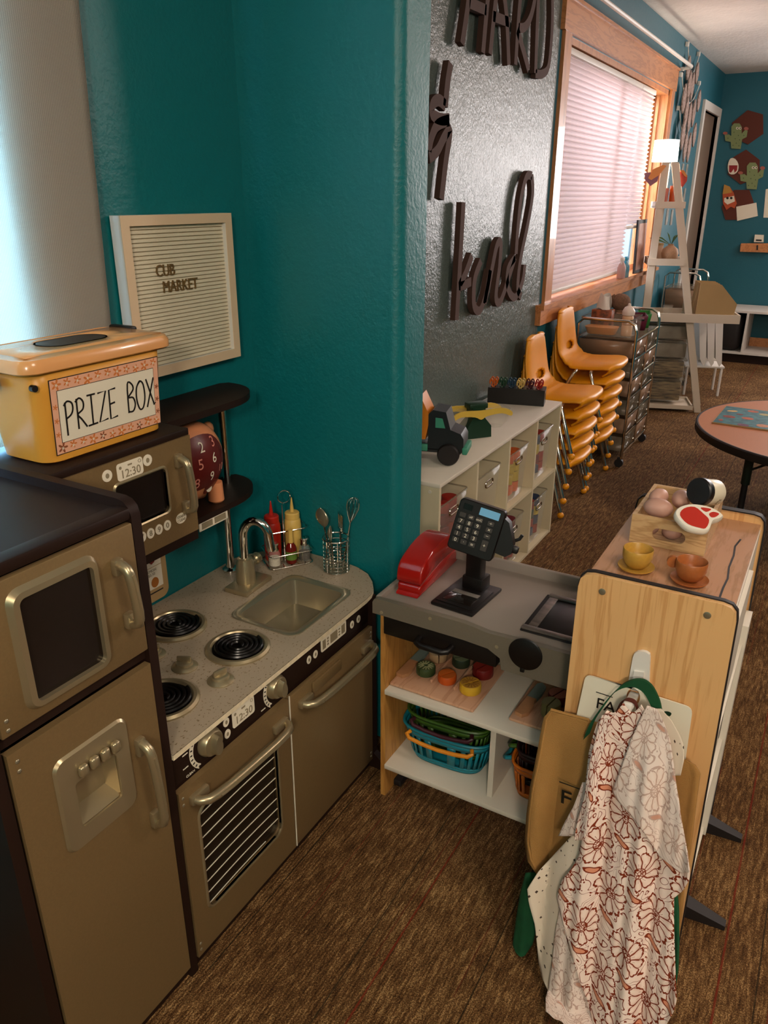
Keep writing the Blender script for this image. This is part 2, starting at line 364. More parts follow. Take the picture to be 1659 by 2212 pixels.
struct(MB().box(XR, XR + .1, YF, YB + .1, 0, ZC).build('wall_right', 'blueteal'))
struct(MB().box(XW - .3, XR, YF - .1, YF, 0, ZC).build('wall_front', 'teal'))
# door recess with white casing
d = thing('door_1', 'white cased doorway in the corner beyond the window, with a taupe door', 'door', (XW, 8.27, 0)); struct(d)
MB().box(XW - .06, XW - .03, DY0, DY1, 0, DZ).build('door_panel', 'taupe', d)
c = MB(); c.box(XW - .16, XW + .02, DY0 - .07, DY0, 0, DZ + .07).box(XW - .16, XW + .02, DY1, DY1 + .06, 0, DZ + .07).box(XW - .16, XW + .02, DY0, DY1, DZ, DZ + .07)
c.build('casing', 'whitepaint', d)
# far window: pine trim, panes
wn = thing('window_1', 'wide pine framed window behind the cellular blinds', 'window', (XW, 5.2, WZ0)); struct(wn)
MB().box(XW, XW + .022, 3.935, 6.54, 2.205, 2.345).box(XW, XW + .03, 3.925, 6.55, 2.335, 2.35).build('header', 'pine', wn)
c = MB(); c.box(XW, XW + .018, 3.965, WY0, WZ0, 2.205).box(XW, XW + .018, WY1, WY1 + .095, WZ0, 2.205); c.build('side_casing', 'pinev', wn)
c = MB(); c.box(XW - .13, XW, WY0 - .012, WY0 + .012, WZ0, WZ1).box(XW - .13, XW, WY1 - .03, WY1, WZ0, WZ1).box(XW - .075, XW - .055, WY1 - .05, WY1 - .02, WZ0, WZ1).box(XW - .13, XW, WY0, WY1, WZ1 - .03, WZ1); c.build('jamb', 'pinev', wn)
MB().box(XW - .13, XW + .045, 3.88, 6.62, WZ0 - .012, WZ0 + .012).box(XW, XW + .028, 3.885, 6.6, .885, WZ0 - .012).build('sill', 'pine', wn)
c = MB(); c.box(XW - .13, XW - .09, WY0, WY1, WZ0 + .012, WZ0 + .05).box(XW - .13, XW - .09, WY0, WY1, WZ1 - .06, WZ1 - .03)
for yy in (WY0 + .012, 5.22, WY1 - .07): c.box(XW - .13, XW - .09, yy, yy + .04, WZ0, WZ1)
c.build('sash', 'pinev', wn)
M['pane'] = mat('window_pane', '#ffffff', 0.02, trans=1.0, alpha=.15)
MB().box(XW - .115, XW - .111, WY0 + .01, WY1 - .05, WZ0 + .04, WZ1 - .04).build('pane', 'pane', wn)
# near window behind the curtain
wn = thing('window_2', 'window glowing blue behind the white curtain', 'window', (XW, .5, .95)); struct(wn)
c = MB(); c.ring([(y0, z0), (y1, z0), (y1, z1), (y0, z1)], [(y0 + .05, z0 + .05), (y1 - .05, z0 + .05), (y1 - .05, z1 - .05), (y0 + .05, z1 - .05)], 0, XW - .12, XW - .02); c.build('frame', 'whitepaint', wn)
MB().box(XW - .1, XW - .096, y0 + .05, y1 - .05, z0 + .05, z1 - .05).build('pane', 'pane', wn)
# low base strip along the partition and window wall
struct(MB().box(XW, XW + .012, YP, 3.9, 0, .08).box(XW, XW + .012, 3.9, DY0 - .07, 0, .08).build('baseboard_left', 'rubber'))
struct(MB().box(-1.2, XR, YB - .012, YB, 0, .08).build('baseboard_back', 'rubber'))

# ---------------------------------------------------------------- blinds, rod, curtain
def blindmat():
    m, nt, b = new_mat('white_cellular_shade'); L = nt.links
    out = nt.nodes['Material Output']; b.inputs['Base Color'].default_value = lin('#e3d5cf') + (1,); b.inputs['Roughness'].default_value = .8
    t = N(nt, 'ShaderNodeBsdfTranslucent'); t.inputs[0].default_value = lin('#f2e9ea') + (1,)
    mx = N(nt, 'ShaderNodeMixShader'); mx.inputs[0].default_value = .42; L.new(b.outputs[0], mx.inputs[1]); L.new(t.outputs[0], mx.inputs[2]); L.new(mx.outputs[0], out.inputs[0])
    return m
M['shade'] = blindmat()
def blind(ya, yb, zb, zt, label, pitch=.0258):
    t = thing('cellular_blind', label, 'blind', (-1.37, (ya + yb) / 2, zb))
    n = int((zt - zb) / pitch); pts = []
    for i in range(n + 1): pts += [(-1.372, zt - i * pitch), (-1.352, zt - (i + .5) * pitch)]
    vs = [(x, y, z) for y in (ya, yb) for x, z in pts]; k = len(pts)
    g = MB(); g.add(vs, [(i, i + 1, k + i + 1, k + i) for i in range(k - 1)])
    vs2 = [(-2 * 1.378 - x, y, z) for x, y, z in vs]; g.add(vs2, [(i, i + 1, k + i + 1, k + i) for i in range(k - 1)])
    g.build('pleated_shade', 'shade', t, smooth=20)
    MB().rbox(-1.395, -1.35, ya, yb, zt, zt + .03, .004).build('head_rail', 'whitepaint', t)
    MB().rbox(-1.39, -1.354, ya, yb, zb - .022, zb - .002, .004).build('bottom_rail', 'whitepaint', t)
blind(4.085, 5.66, 1.035, 2.135, 'long white pleated blind covering most of the pine window')
blind(5.665, 6.05, 1.315, 2.135, 'narrower white pleated blind pulled up higher, beside the long one')
r = thing('curtain_rod', 'white curtain rod on brackets across the top of the pine window header', 'curtain rod', (-1.27, 5.2, 2.36))
p = [(-1.315, 3.98, 2.366), (-1.262, 4.0, 2.368), (-1.25, 4.06, 2.368), (-1.25, 6.61, 2.368), (-1.262, 6.66, 2.368), (-1.318, 6.68, 2.366)]
MB().tube(p, .011, 8).build('rod', 'whitepaint', r); MB().rbox(-1.340, -1.311, 3.965, 3.995, 2.352, 2.376, .003).rbox(-1.340, -1.314, 6.665, 6.695, 2.352, 2.376, .003).build('bracket', 'whitepaint', r)
def curtmat():
    m, nt, b = new_mat('woven_white_curtain'); L = nt.links; out = nt.nodes['Material Output']
    tc = N(nt, 'ShaderNodeTexCoord'); mp = N(nt, 'ShaderNodeMapping'); L.new(tc.outputs['UV'], mp.inputs[0])
    w1 = N(nt, 'ShaderNodeTexWave', Scale=42.0); w1.bands_direction = 'X'; w2 = N(nt, 'ShaderNodeTexWave', Scale=70.0, Distortion=.6); w2.bands_direction = 'Y'
    L.new(mp.outputs[0], w1.inputs['Vector']); L.new(mp.outputs[0], w2.inputs['Vector'])
    a = N(nt, 'ShaderNodeMath', operation='MULTIPLY'); L.new(w1.outputs['Fac'], a.inputs[0]); L.new(w2.outputs['Fac'], a.inputs[1])
    cr = N(nt, 'ShaderNodeValToRGB'); cr.color_ramp.elements[0].color = lin('#c4b8aa') + (1,); cr.color_ramp.elements[1].color = lin('#f3e9da') + (1,); L.new(a.outputs[0], cr.inputs[0])
    L.new(cr.outputs[0], b.inputs['Base Color']); b.inputs['Roughness'].default_value = .9
    bp = N(nt, 'ShaderNodeBump', Strength=.5, Distance=.003); L.new(a.outputs[0], bp.inputs['Height']); L.new(bp.outputs[0], b.inputs['Normal'])
    t = N(nt, 'ShaderNodeBsdfTranslucent'); L.new(cr.outputs[0], t.inputs[0])
    mx = N(nt, 'ShaderNodeMixShader'); mx.inputs[0].default_value = .55; L.new(b.outputs[0], mx.inputs[1]); L.new(t.outputs[0], mx.inputs[2]); L.new(mx.outputs[0], out.inputs[0])
    return m
M['curtain'] = curtmat()
def cf(u, v):
    y = -.35 + 1.53 * u - .05 * (1 - v) * u; z = 1.064 + 1.32 * v
    a = max(0, (y - .3)); x = -1.317 + .007 * sin(y * 17 + .6) + .004 * sin(y * 31 + v * 1.2)
    
    # small gather near the tub
    g = math.exp(-((y - 1.0) / .06) ** 2 - ((z - 1.26) / .1) ** 2); x += .004 * g
    return ((x, y, z), (y * 2, z * 2))
tag(MB().grid(cf, 90, 30).build('curtain', 'curtain', None, thick=.003), 'white woven curtain hanging over the window beside the letter board', 'curtain')
# ---------------------------------------------------------------- play kitchen
K = thing('play_kitchen', 'toy kitchen with dark frame, silver doors, speckled counter, fridge and microwave', 'play kitchen', (-1.12, 1.0, 0))
FXK = -.906                                                  # plane of the door fronts
# fridge tower
c = MB()
side = [(-1.325, 0), (-.898, 0), (-.898, 1.035), (-.902, 1.048), (-.912, 1.057), (-.925, 1.06), (-1.325, 1.06)]
c.prism(side, 1, .468, .487).prism(side, 1, .768, .787)
c.box(-1.325, -.905, .487, .768, 1.03, 1.044).box(-1.325, -.909, .487, .768, .012, .03).box(-1.325, -.909, .487, .768, .772, .79).box(-1.325, -1.31, .487, .768, 0, 1.045).box(-.935, -.909, .487, .768, 0, .03)
c.rbox(-.93, -.898, .487, .768, 1.03, 1.05, .004)
c.build('fridge_cabinet', 'espresso', K)
def handle(par, plane, y0, z0, y1, z1, out=.03, rr=.0085, name='handle'):
    "bow handle standing off the plane x=plane"
    a = Vector((plane, y0, z0)); b = Vector((plane, y1, z1)); o = Vector((out, 0, 0))
    pts = [a, a + o * .55 + (b - a) * .01, a + o * .9 + (b - a) * .05, a + o * 1.02 + (b - a) * .12] + [a + o * (1.05 + .06 * sin(pi * t)) + (b - a) * t for t in (.25, .4, .5, .6, .75)] + [b + o * 1.02 - (b - a) * .12, b + o * .9 - (b - a) * .05, b + o * .55 - (b - a) * .01, b]
    m = MB().tube(pts, rr, 10)
    side = Vector((0, 0, 1)) if abs(y1 - y0) > abs(z1 - z0) else Vector((0, 1, 0))
    m.tube([p + Vector((rr * .75, 0, 0)) + side * rr * .0 for p in pts[3:-3]], rr * .45, 6)
    for q, s in ((a, 1), (b, -1)): m.rbox(plane - .002, plane + .012, min(q.y, q.y + s * (b.y - a.y) * .1) - rr, max(q.y, q.y + s * (b.y - a.y) * .1) + rr, min(q.z, q.z + s * (b.z - a.z) * .1) - rr, max(q.z, q.z + s * (b.z - a.z) * .1) + rr, .004)
    return m.build(name, 'silverp', par)
def rivets(par, pts, plane, r=.0038):
    for y, z in pts: MB().ball((plane, y, z), (.002, r, r), 10).build('rivet', 'steel', par)
dz = thing  # readability
door = MB().rbox(-.908, -.895, .492, .765, .796, 1.026, .002).build('freezer_door', 'silver', K)
PF = -.895
def pf(x, y, P=PF): q = on(x, y, X, P); return (q.y, q.z)
wy0, wy1, wz0, wz1 = .528, .688, .80, 1.012
wo = rrect(.535, .69, .812, 1.008, .022); wi = rrect(.55, .675, .827, .993, .010)
wo2 = rrect(.541, .684, .818, 1.002, .018)
g = MB(); n = len(wo)
rings = [[(x, *p) for p in q] for x, q in ((PF, wo), (PF + .009, wo2), (PF + .010, wi), (PF - .004, wi))]
g.loft(rings, cap=False); g.build('window_frame', 'silverp', door)
MB().prism(wi, 0, PF - .003, PF + .0015).build('door_window', 'darkglass', door)
handle(door, PF, .722, .975, .732, .865, .028)
rivets(door, [(.503, .822), (.503, .806)], PF)
door = MB().ring(resample_rect(.492, .765, .034, .768, rrect(.585, .668, .562, .650, .006)), rrect(.585, .668, .562, .650, .006), 0, -.908, -.895).build('fridge_door', 'silver', K)
handle(door, PF, .716, .64, .727, .455, .028)
rivets(door, [(.506, .75), (.506, .733)], PF)
# moulded ice dispenser
g = MB(); do = rrect(.553, .698, .525, .708, .02); di = rrect(.585, .668, .562, .650, .006)
rings = [[(PF + .0005, *p) for p in do], [(PF + .005, *p) for p in rrect(.557, .694, .529, .704, .017)], [(PF + .004, *p) for p in di], [(PF - .001, *p) for p in di]]
g.loft(rings, cap=False)
disp = g.build('ice_dispenser', 'silverp', door)
cav = MB(); o4 = [(.585, .562), (.668, .562), (.668, .650), (.585, .650)]; b4 = [(.600, .578), (.662, .578), (.662, .644), (.600, .644)]
cav.add([(PF - .001, y, z) for y, z in o4] + [(PF - .030, y, z) for y, z in b4], [(0, 4, 5, 1), (1, 5, 6, 2), (2, 6, 7, 3), (3, 7, 4, 0), (4, 7, 6, 5)]).build('recess', 'silverp', disp, smooth=5)
for i in range(4):
    y = .592 + i * .0215
    MB().rbox(PF + .002, PF + .015, y, y + .017, .657, .679, .006, 3).build('ice_button', 'silverp', disp)
# lower carcass
c = MB()
c.box(-1.325, -.915, .787, 1.50, .0, .012).box(-1.325, -.912, .787, 1.503, .012, .032).box(-.935, -.91, .787, 1.503, 0, .034)
c.box(-1.325, -1.31, .787, 1.53, 0, .545).box(-.925, -.912, .787, 1.503, .46, .545).box(-1.325, -1.16, .787, 1.503, .53, .545).box(-.935, -.912, .787, 1.503, .53, .545)
c.box(-1.325, -.918, 1.135, 1.147, .03, .53)
c.build('lower_cabinet', 'espresso', K)
c = MB(); poly = [(-1.325, 0), (-1.29, 0), (-1.27, .03), (-.95, .03), (-.935, 0), (-.86, 0), (-.862, .02), (-.895, .05), (-.899, .545), (-1.325, .545)]
c.prism(poly, 1, 1.503, 1.522); c.build('end_panel', 'espresso', K)
# countertop
M['counter'] = mat('speckled_counter', '#a2937c', .38)
def speck(m):
    nt = m.node_tree; L = nt.links; b = nt.nodes['Principled BSDF']
    tc = N(nt, 'ShaderNodeTexCoord'); v = N(nt, 'ShaderNodeTexNoise', Scale=230.0, Detail=1.0); mp = N(nt, 'ShaderNodeMapping'); mp.inputs['Scale'].default_value = (1, .6, 1)
    L.new(tc.outputs['Object'], mp.inputs[0]); L.new(mp.outputs[0], v.inputs['Vector'])
    cr = N(nt, 'ShaderNodeValToRGB'); e = cr.color_ramp.elements; e[0].position = .31; e[0].color = lin('#756347') + (1,); e[1].position = .36; e[1].color = lin('#a3947f') + (1,)
    L.new(v.outputs['Fac'], cr.inputs[0]); L.new(cr.outputs[0], b.inputs['Base Color'])
speck(M['counter'])
M['counteredge'] = mat('cream_edge_band', '#e2d3b2', .5, var=.1, vs=90)
out = [(-.895, .789), (-.895, 1.47), (-.898, 1.50), (-.907, 1.525), (-.93, 1.558), (-.965, 1.592), (-1.01, 1.612), (-1.06, 1.62), (-1.2, 1.62), (-1.26, 1.605), (-1.30, 1.56), (-1.325, 1.52), (-1.338, 1.49), (-1.338, .789)]
# the top carries a hole for the sink
sk = [(-1.14 + .025, 1.484), (-.965, 1.484), (-.943, 1.46), (-.943, 1.25), (-.965, 1.228), (-1.115, 1.228), (-1.14, 1.25), (-1.14, 1.46)]
bm = bmesh.new(); vo = [bm.verts.new((x, y, .557)) for x, y in out]; vi = [bm.verts.new((x, y, .557)) for x, y in sk]
eo = [bm.edges.new((vo[i], vo[(i + 1) % len(vo)])) for i in range(len(vo))]; ei = [bm.edges.new((vi[i], vi[(i + 1) % len(vi)])) for i in range(len(vi))]
bmesh.ops.triangle_fill(bm, use_beauty=True, edges=eo + ei)
bm.verts.index_update(); ct = MB(); ct.add([v.co[:] for v in bm.verts], [[v.index for v in f.verts] for f in bm.faces if not (-1.13 < f.calc_center_median().x < -.95 and 1.235 < f.calc_center_median().y < 1.475)]); bm.free()
top = ct.build('countertop', 'counter', K)
k = len(out); MB().add([(x, y, z) for z in (.556, .5445) for x, y in out], [(i, (i + 1) % k, k + (i + 1) % k, k + i) for i in range(k)]).build('edge_band', 'counteredge', top)
# sink
s = MB(); R0 = rrect(-1.143, -.940, 1.225, 1.487, .03); R1 = rrect(-1.136, -.947, 1.232, 1.480, .027); R2 = rrect(-1.124, -.959, 1.244, 1.468, .02); R3 = rrect(-1.112, -.968, 1.258, 1.456, .014)
s.loft([[(*p, z) for p in q] for q, z in ((R0, .5575), (R0, .560), (R1, .561), (R2, .556), (R3, .492))], cap=False); s.add([(*p, .492) for p in R3], [tuple(range(len(R3)))])
sink = s.build('sink_basin', 'steel', K, smooth=50)
MB().lathe([(.0165, .4925), (.0165, .494), (.013, .4945), (.012, .4932), (.001, .4932)], (-.985, 1.285, 0), 20).build('drain', 'chrome', sink)
# faucet
fa = MB(); fa.add([], []); T = Tr(-1.2, 1.375, .557) @ Rt('Z', 3)
fa = MB(T).rbox(-.033, .037, -.055, .058, 0, .014, .003).build('faucet', 'silverp', K)
MB(T).lathe([(.0255, .013), (.0255, .024), (.023, .068), (.0195, .076), (.0195, .080), (.014, .082)], (-.004, 0, 0)).build('faucet_base', 'silverp', fa)
pts = [(-.004, 0, .06), (-.004, 0, .14)] + [(.031 - .035 * cos(a), 0, .14 + .046 * sin(a)) for a in [i * pi / 10 for i in range(1, 10)]] + [(.066, 0, .135), (.069, 0, .108)]
MB(T @ Rt('Z', 18)).tube(pts, .0112, 16).build('spout', 'chrome', fa)
MB(T).cyl((-.01, .018, .046), (-.01, .048, .052), .011, 14).lathe([(.011, 0), (.015, .004), (.015, .018), (.010, .022)], (-.01, .046, .052), 16, Rt('X', -80)).build('tap_knob', 'silverp', fa)
# burners and knobs
def burner(x, y, r=.073):
    b = MB().lathe([(r, 0), (r, .004), (r * .93, .0085), (r * .84, .0085), (r * .78, .002), (r * .01, .001)], (x, y, .557), 40).build('burner', 'silverp', K)
    pts = []
    for i in range(150):
        t = i / 149; a = t * 2 * pi * 4.2; q = r * (.14 + .60 * t); pts.append((x + q * cos(a), y + q * sin(a), .5655))
    MB().lathe([(r * .79, .001), (r * .79, .003), (.001, .003)], (x, y, .557), 30).build('drip_pan', 'gloss', b)
    MB().tube(pts, .0042, 6).build('coil', 'gloss', b)
for x, y in ((-1.027, 1.128), (-1.215, 1.128), (-1.03, .90), (-1.215, .90)): burner(x, y)
def counter_knob(x, y, rz):
    b = MB(Tr(x, y, .557) @ Rt('Z', rz)).lathe([(.0285, 0), (.0285, .002), (.024, .006), (.019, .008), (.018, .013), (.015, .015), (.001, .0155)], seg=28).build('burner_knob', 'silverp', K)
    MB(Tr(x, y, .557) @ Rt('Z', rz)).rbox(-.016, .016, -.0035, .0035, .012, .027, .003).build('knob_grip', 'silverp', b)
for x, y, a in ((-1.078, 1.013, 25), (-.977, 1.013, 75), (-1.172, 1.013, 40), (-1.26, 1.013, 30)): counter_knob(x, y, a)
# control fascia: printed badges and big knobs
PC = -.9115; pc = lambda x, y: pf(x, y, PC)
fascia = MB().rbox(-.9145, -.911, .789, 1.503, .47, .544, .001).build('control_panel', 'espresso', K)
def badge(u, v, r1, r2, plane, par, txt=None, ts=.012):
    b = MB().prism(circ(u, v, r1, 20, r2), 0, plane, plane + .0012).build('button', 'labelwhite', par)
    if txt: MB().text(txt, ts, Tr(plane + .0018, u, v) @ FX).build('print', 'grime', b)
    else: MB().prism(circ(u, v, r1 * .38, 8, r2 * .45), 0, plane + .0012, plane + .0017).build('print', 'grime', b)
def clock(u0, u1, v0, v1, plane, par):
    b = MB().prism(rrect(u0, u1, v0, v1, .006), 0, plane, plane + .0012).build('clock_display', 'labelwhite', par)
    cu, cv = (u0 + u1) / 2, (v0 + v1) / 2; w = u1 - u0
    g = MB().text('12:30', w * .36, Tr(plane + .0018, cu, cv - (v1 - v0) * .17) @ FX)
    g.stroke(circ(u1 - w * .12, v1 - (v1 - v0) * .2, w * .05, 12), .0008, 0, plane + .0012, plane + .0018, True)
    g.prism(circ(u0 + w * .13, v1 - (v1 - v0) * .25, w * .05, 8), 0, plane + .0012, plane + .0018).box(plane + .0012, plane + .0018, cu - w * .08, cu + w * .08, v1 - (v1 - v0) * .26, v1 - (v1 - v0) * .17)
    g.build('print', 'grime', b)
FP = -.911
for px, py in ((488, 1560), (491, 1585)): u, v = pf(px, py, FP); badge(u, v, .0088, .0105, FP, fascia)
clock(.966, 1.036, .489, .531, FP, fascia)
for px, py in ((667, 1425), (681, 1413), (760, 1349), (774, 1337)): u, v = pf(px, py, FP); badge(u, v, .0085, .0105, FP, fascia)
b = MB().prism(rrect(1.286, 1.396, .494, .53, .006), 0, FP, FP + .0012).build('wash_display', 'labelwhite', fascia)
g = MB(); P1 = FP + .0012; P2 = FP + .0018
g.box(P1, P2, 1.292, 1.305, .500, .524).box(P1, P2, 1.325, 1.356, .500, .524).box(P1, P2, 1.374, 1.389, .500, .524)
for zz in (.502, .51, .518): g.box(P1, P2, 1.311, 1.318, zz, zz + .005).box(P1, P2, 1.361, 1.368, zz, zz + .004)
g.build('print', 'grime', b)
def dial(px, py, r=.030):
    u, v = pf(px, py, FP + .015)
    Tm = Tr(FP, u, v) @ Rt('Y', 90)
    b = MB(Tm).lathe([(r, 0), (r, .006), (r * .93, .009), (r * .9, .014), (r * .82, .017), (.001, .018)], seg=32).build('oven_knob', 'silverp', K)
    g = MB(Tm)
    rings = [[(r * .80 * cos(a) * (1 - .15 * h), r * .42 * sin(a) * (1 - .2 * h) * (1.0 + .25 * cos(a)), .016 + .014 * h) for a in [2 * pi * i / 20 for i in range(20)]] for h in (0, .6, .9, 1)]
    g.loft(rings).build('knob_grip', 'silverp', b)
dial(462, 1606); dial(604, 1486, .028)
def gauge(cu, cv, r, words):
    pts = [(cu + r * cos(a), cv + r * sin(a)) for a in [radians(150 + 12 * i) for i in range(8)]]
    b = MB().stroke(pts, .010, 0, FP, FP + .001).build('gauge_scale', 'labelwhite', fascia)
    g = MB()
    for i in range(7):
        a = radians(154 + 13 * i); g.stroke([(cu + (r - .002) * cos(a), cv + (r - .002) * sin(a)), (cu + (r + .003) * cos(a), cv + (r + .003) * sin(a))], .003, 0, FP + .001, FP + .0015)
    g.build('tick_marks', 'ink', b)
    for i, (w_, du, dv) in enumerate(words):
        if w_: MB().text(w_, .0075, Tr(FP + .001, cu + du, cv + dv) @ FX).build('lettering', 'labelwhite', fascia)
        else: MB().box(FP, FP + .001, cu + du - .007, cu + du + .007, cv + dv - .001, cv + dv + .001).build('pointer_line', 'labelwhite', fascia)
gauge(.893, .508, .047, (('', -.062, .014), ('', -.064, -.016), ('CLEAN', -.054, -.037)))
gauge(1.116, .505, .044, (('', -.056, .024), ('', -.052, -.03)))
# oven door with window and printed racks
oy0, oy1 = .788, 1.133
door = MB()
do = [(.790, .034), (1.132, .034), (1.132, .464), (.790, .464)]
iw = rrect(.835, 1.082, .128, .392, .022)
big = []
# frame around the window: outer outline resampled to match the window outline
oo = resample_rect(.790, 1.132, .034, .464, iw)
door.ring(oo, iw, 0, -.909, PF)
door = door.build('oven_door', 'silver', K)
MB().loft([[(x, *p) for p in q] for x, q in ((PF, rrect(.829, 1.088, .122, .398, .026)), (PF + .003, rrect(.832, 1.085, .125, .395, .024)), (PF + .002, iw), (PF - .006, iw))], cap=False).build('window_rim', 'silverp', door)
M['ovenpane'] = mat('oven_pane', '#2a211a', .08, alpha=.5, spec=.8)
MB().prism(rrect(.833, 1.084, .126, .394, .022), 0, -.906, -.9035).build('door_window', 'ovenpane', door)
g = MB()
for i in range(9):
    z = .368 - i * .0295; pts = [(-.9028, y, z + .004 * sin((y - .84) * 12)) for y in [.838 + j * .0242 for j in range(11)]]
    if i == 8: pts = pts[:9]
    g.tube(pts, .0011, 5)
g.build('printed_rack', 'labelwhite', door)
handle(door, PF, .822, .432, 1.108, .421, .034, .0095)
rivets(door, [(.799, .448), (.799, .432), (.799, .066), (.799, .050)], PF)
door = MB().rbox(-.908, PF, 1.1355, 1.498, .034, .464, .002).build('dishwasher_door', 'silver', K)
MB().box(PF - .001, PF + .001, 1.1345, 1.137, .034, .47).build('edge_strip', 'labelwhite', door)
handle(door, PF, 1.175, .427, 1.478, .421, .034, .0095)
MB().rbox(PF - .001, PF + .008, 1.22, 1.34, .425, .455, .006).build('handle_recess', 'silver', door)
rivets(door, [(1.488, .448), (1.488, .436), (1.488, .062), (1.488, .050)], PF)
# things inside the oven box
c = MB().box(-1.30, -.93, .80, 1.125, .032, .036); c.build('oven_floor', 'espresso', K)
# upper unit: microwave housing and two rounded shelves on a chrome pole
def shelf_poly(xf, y1, r):
    return [(-1.338, .787), (xf, .787)] + [(xf - r + r * cos(a) * 1.0, y1 - r * 1.2 + r * 1.2 * sin(a)) for a in [pi / 2 * i / 8 for i in range(9)]] + [(-1.338 + .015, y1)] + [(-1.338, y1 - .02)]
MWX = -1.115
c = MB(); c.prism(shelf_poly(-1.185, 1.50, .12), 2, 1.040, 1.056)
c.rbox(-1.338, MWX - .004, .787, 1.135, 1.040, 1.0565, .003); c.build('upper_shelf', 'espresso', K)
c = MB(); c.prism(shelf_poly(-1.195, 1.50, .12), 2, .792, .8065); c.box(-1.33, MWX - .004, .787, 1.133, .8065, .829); c.build('middle_shelf', 'espresso', K)
c = MB(); c.box(-1.33, MWX - .012, 1.117, 1.131, .8065, 1.042).box(-1.33, -1.32, .787, 1.13, .8, 1.04); c.build('microwave_housing', 'espresso', K)
mw = MB(); iw = rrect(.925, 1.055, .900, .993, .010)
mw.ring(resample_rect(.790, 1.132, .829, 1.042, iw), iw, 0, MWX - .012, MWX)
mw = mw.build('microwave_door', 'silver', K)
MB().prism(iw, 0, MWX - .012, MWX - .006).build('door_window', 'darkglass', mw)
MB().loft([[(x, *p) for p in q] for x, q in ((MWX, rrect(.919, 1.061, .894, .999, .014)), (MWX + .003, rrect(.922, 1.058, .897, .996, .012)), (MWX + .001, iw), (MWX - .006, iw))], cap=False).build('window_rim', 'silverp', mw)
handle(mw, MWX, 1.088, 1.005, 1.098, .888, .028, .0085)
pm = lambda x, y: pf(x, y, MWX)
clock(.934, .998, 1.000, 1.034, MWX, mw)
for px, py in ((231, 1028), (318, 994)): u, v = pm(px, py); badge(u, v, .0115, .0115, MWX, mw)
for px, py, t_ in ((307, 1160, '7'), (325, 1152, '8'), (343, 1143.5, '9'), (361, 1134.5, '0')): u, v = pm(px, py); badge(u, v, .010, .011, MWX, mw, t_, .017)
u, v = pm(391, 1119); badge(u, v, .015, .0115, MWX, mw, 'START\nCLEAR', .008)
# price strip under the shelf edge
b = MB().rbox(-1.2, -1.197, 1.218, 1.318, .770, .793, .001).build('price_strip', 'labelwhite', K)
MB().box(-1.197, -1.1965, 1.226, 1.263, .774, .789).box(-1.197, -1.1965, 1.270, 1.310, .774, .789).build('print', 'grime', b)
p = MB().cyl((-1.300, 1.425, .557), (-1.300, 1.425, .792), .0115, 18).lathe([(.022, 0), (.022, .005), (.017, .009), (.0115, .011)], (-1.300, 1.425, .557), 20).cyl((-1.300, 1.44, .8065), (-1.300, 1.44, 1.04), .010, 14).build('chrome_pole', 'chrome', K)
# ---------------------------------------------------------------- things on and above the play kitchen
# amber tub with a peach lid
t = thing('prize_box', 'amber plastic tub with a slotted peach lid, labelled prize box, on the microwave top', 'box', (-1.245, .96, 1.057))
def tub(z, g=0): return [(x, y, z) for x, y in rrect(-1.300 + .012 - g, -1.152 + g, .822 - g, 1.100 + g, .03)]
m = MB(); m.loft([tub(1.058, -.006), tub(1.062, 0), tub(1.19, .009), tub(1.228, .010)], cap=False); m.add(tub(1.0585, -.006), [tuple(range(24))]); m.build('tub', 'yellowbox', t, thick=.003)
l = MB(); q = lambda z, g: [(x, y, z) for x, y in rrect(-1.303 - g * 0, -1.135 + g, .795 - g, 1.13 + g, .032)]
hole = [(x, y) for x, y in rrect(-1.262, -1.190, .895, 1.035, .034)]
l.loft([q(1.224, .002), q(1.226, .004), q(1.238, .004), q(1.246, 0), q(1.250, -.014)], cap=False)
out = q(1.250, -.014); ii = resample_rect(-1.289, -1.149, .809, 1.116, hole)
l.add([(x, y, 1.250) for x, y in ii] + [(x, y, 1.250) for x, y in hole], [(i, (i + 1) % 24, 24 + (i + 1) % 24, 24 + i) for i in range(24)])
l.build('lid', 'peach', t, thick=.002)
MB().loft([[(x, y, z) for x, y in rrect(-1.262 + e, -1.190 - e, .895 + e, 1.035 - e, .034 - e)] for z, e in ((1.2515, -.002), (1.2515, .0015), (1.228, .003))]).build('slot_shade_fill', 'black', t)  # black filling paints in the shade inside the lid slot
MB().rbox(-1.30, -1.235, 1.118, 1.136, 1.232, 1.254, .004).build('clip', 'black', t)
MB().rbox(-1.26, -1.22, .795, .80, 1.19, 1.215, .002).cyl((-1.15, .812, 1.20), (-1.141, .812, 1.20), .006, 12).build('clip', 'black', t)
PX = -1.1415; tilt = .0575
def tubx(z): return -1.152 + (z - 1.062) * .07 + .0015
lab = MB()
def slab(m, u0, u1, v0, v1, e): m.add([(tubx(v) + e, u, v) for u, v in ((u0, v0), (u1, v0), (u1, v1), (u0, v1))] + [(tubx(v) + e - .0008, u, v) for u, v in ((u0, v0), (u1, v0), (u1, v1), (u0, v1))], [(0, 1, 2, 3), (7, 6, 5, 4), (0, 4, 5, 1), (1, 5, 6, 2), (2, 6, 7, 3), (3, 7, 4, 0)])
slab(lab, .838, 1.090, 1.073, 1.209, .0006); lb = lab.build('label', 'ink', t)
M['peachpaper'] = mat('peach_label_border', '#e3a98a', .5); M['flower'] = mat('orange_print', '#cf7636', .5); M['brownp'] = mat('brown_print', '#8a4a2a', .5)
m = MB(); slab(m, .8395, 1.0885, 1.0745, 1.2075, .0010); m.build('border', 'peachpaper', lb)
m = MB(); slab(m, .8515, 1.0765, 1.0935, 1.1885, .0013); m.build('inner_line', 'ink', lb)
m = MB(); slab(m, .8525, 1.0755, 1.0945, 1.1875, .0016); m.build('paper', 'labelwhite', lb)
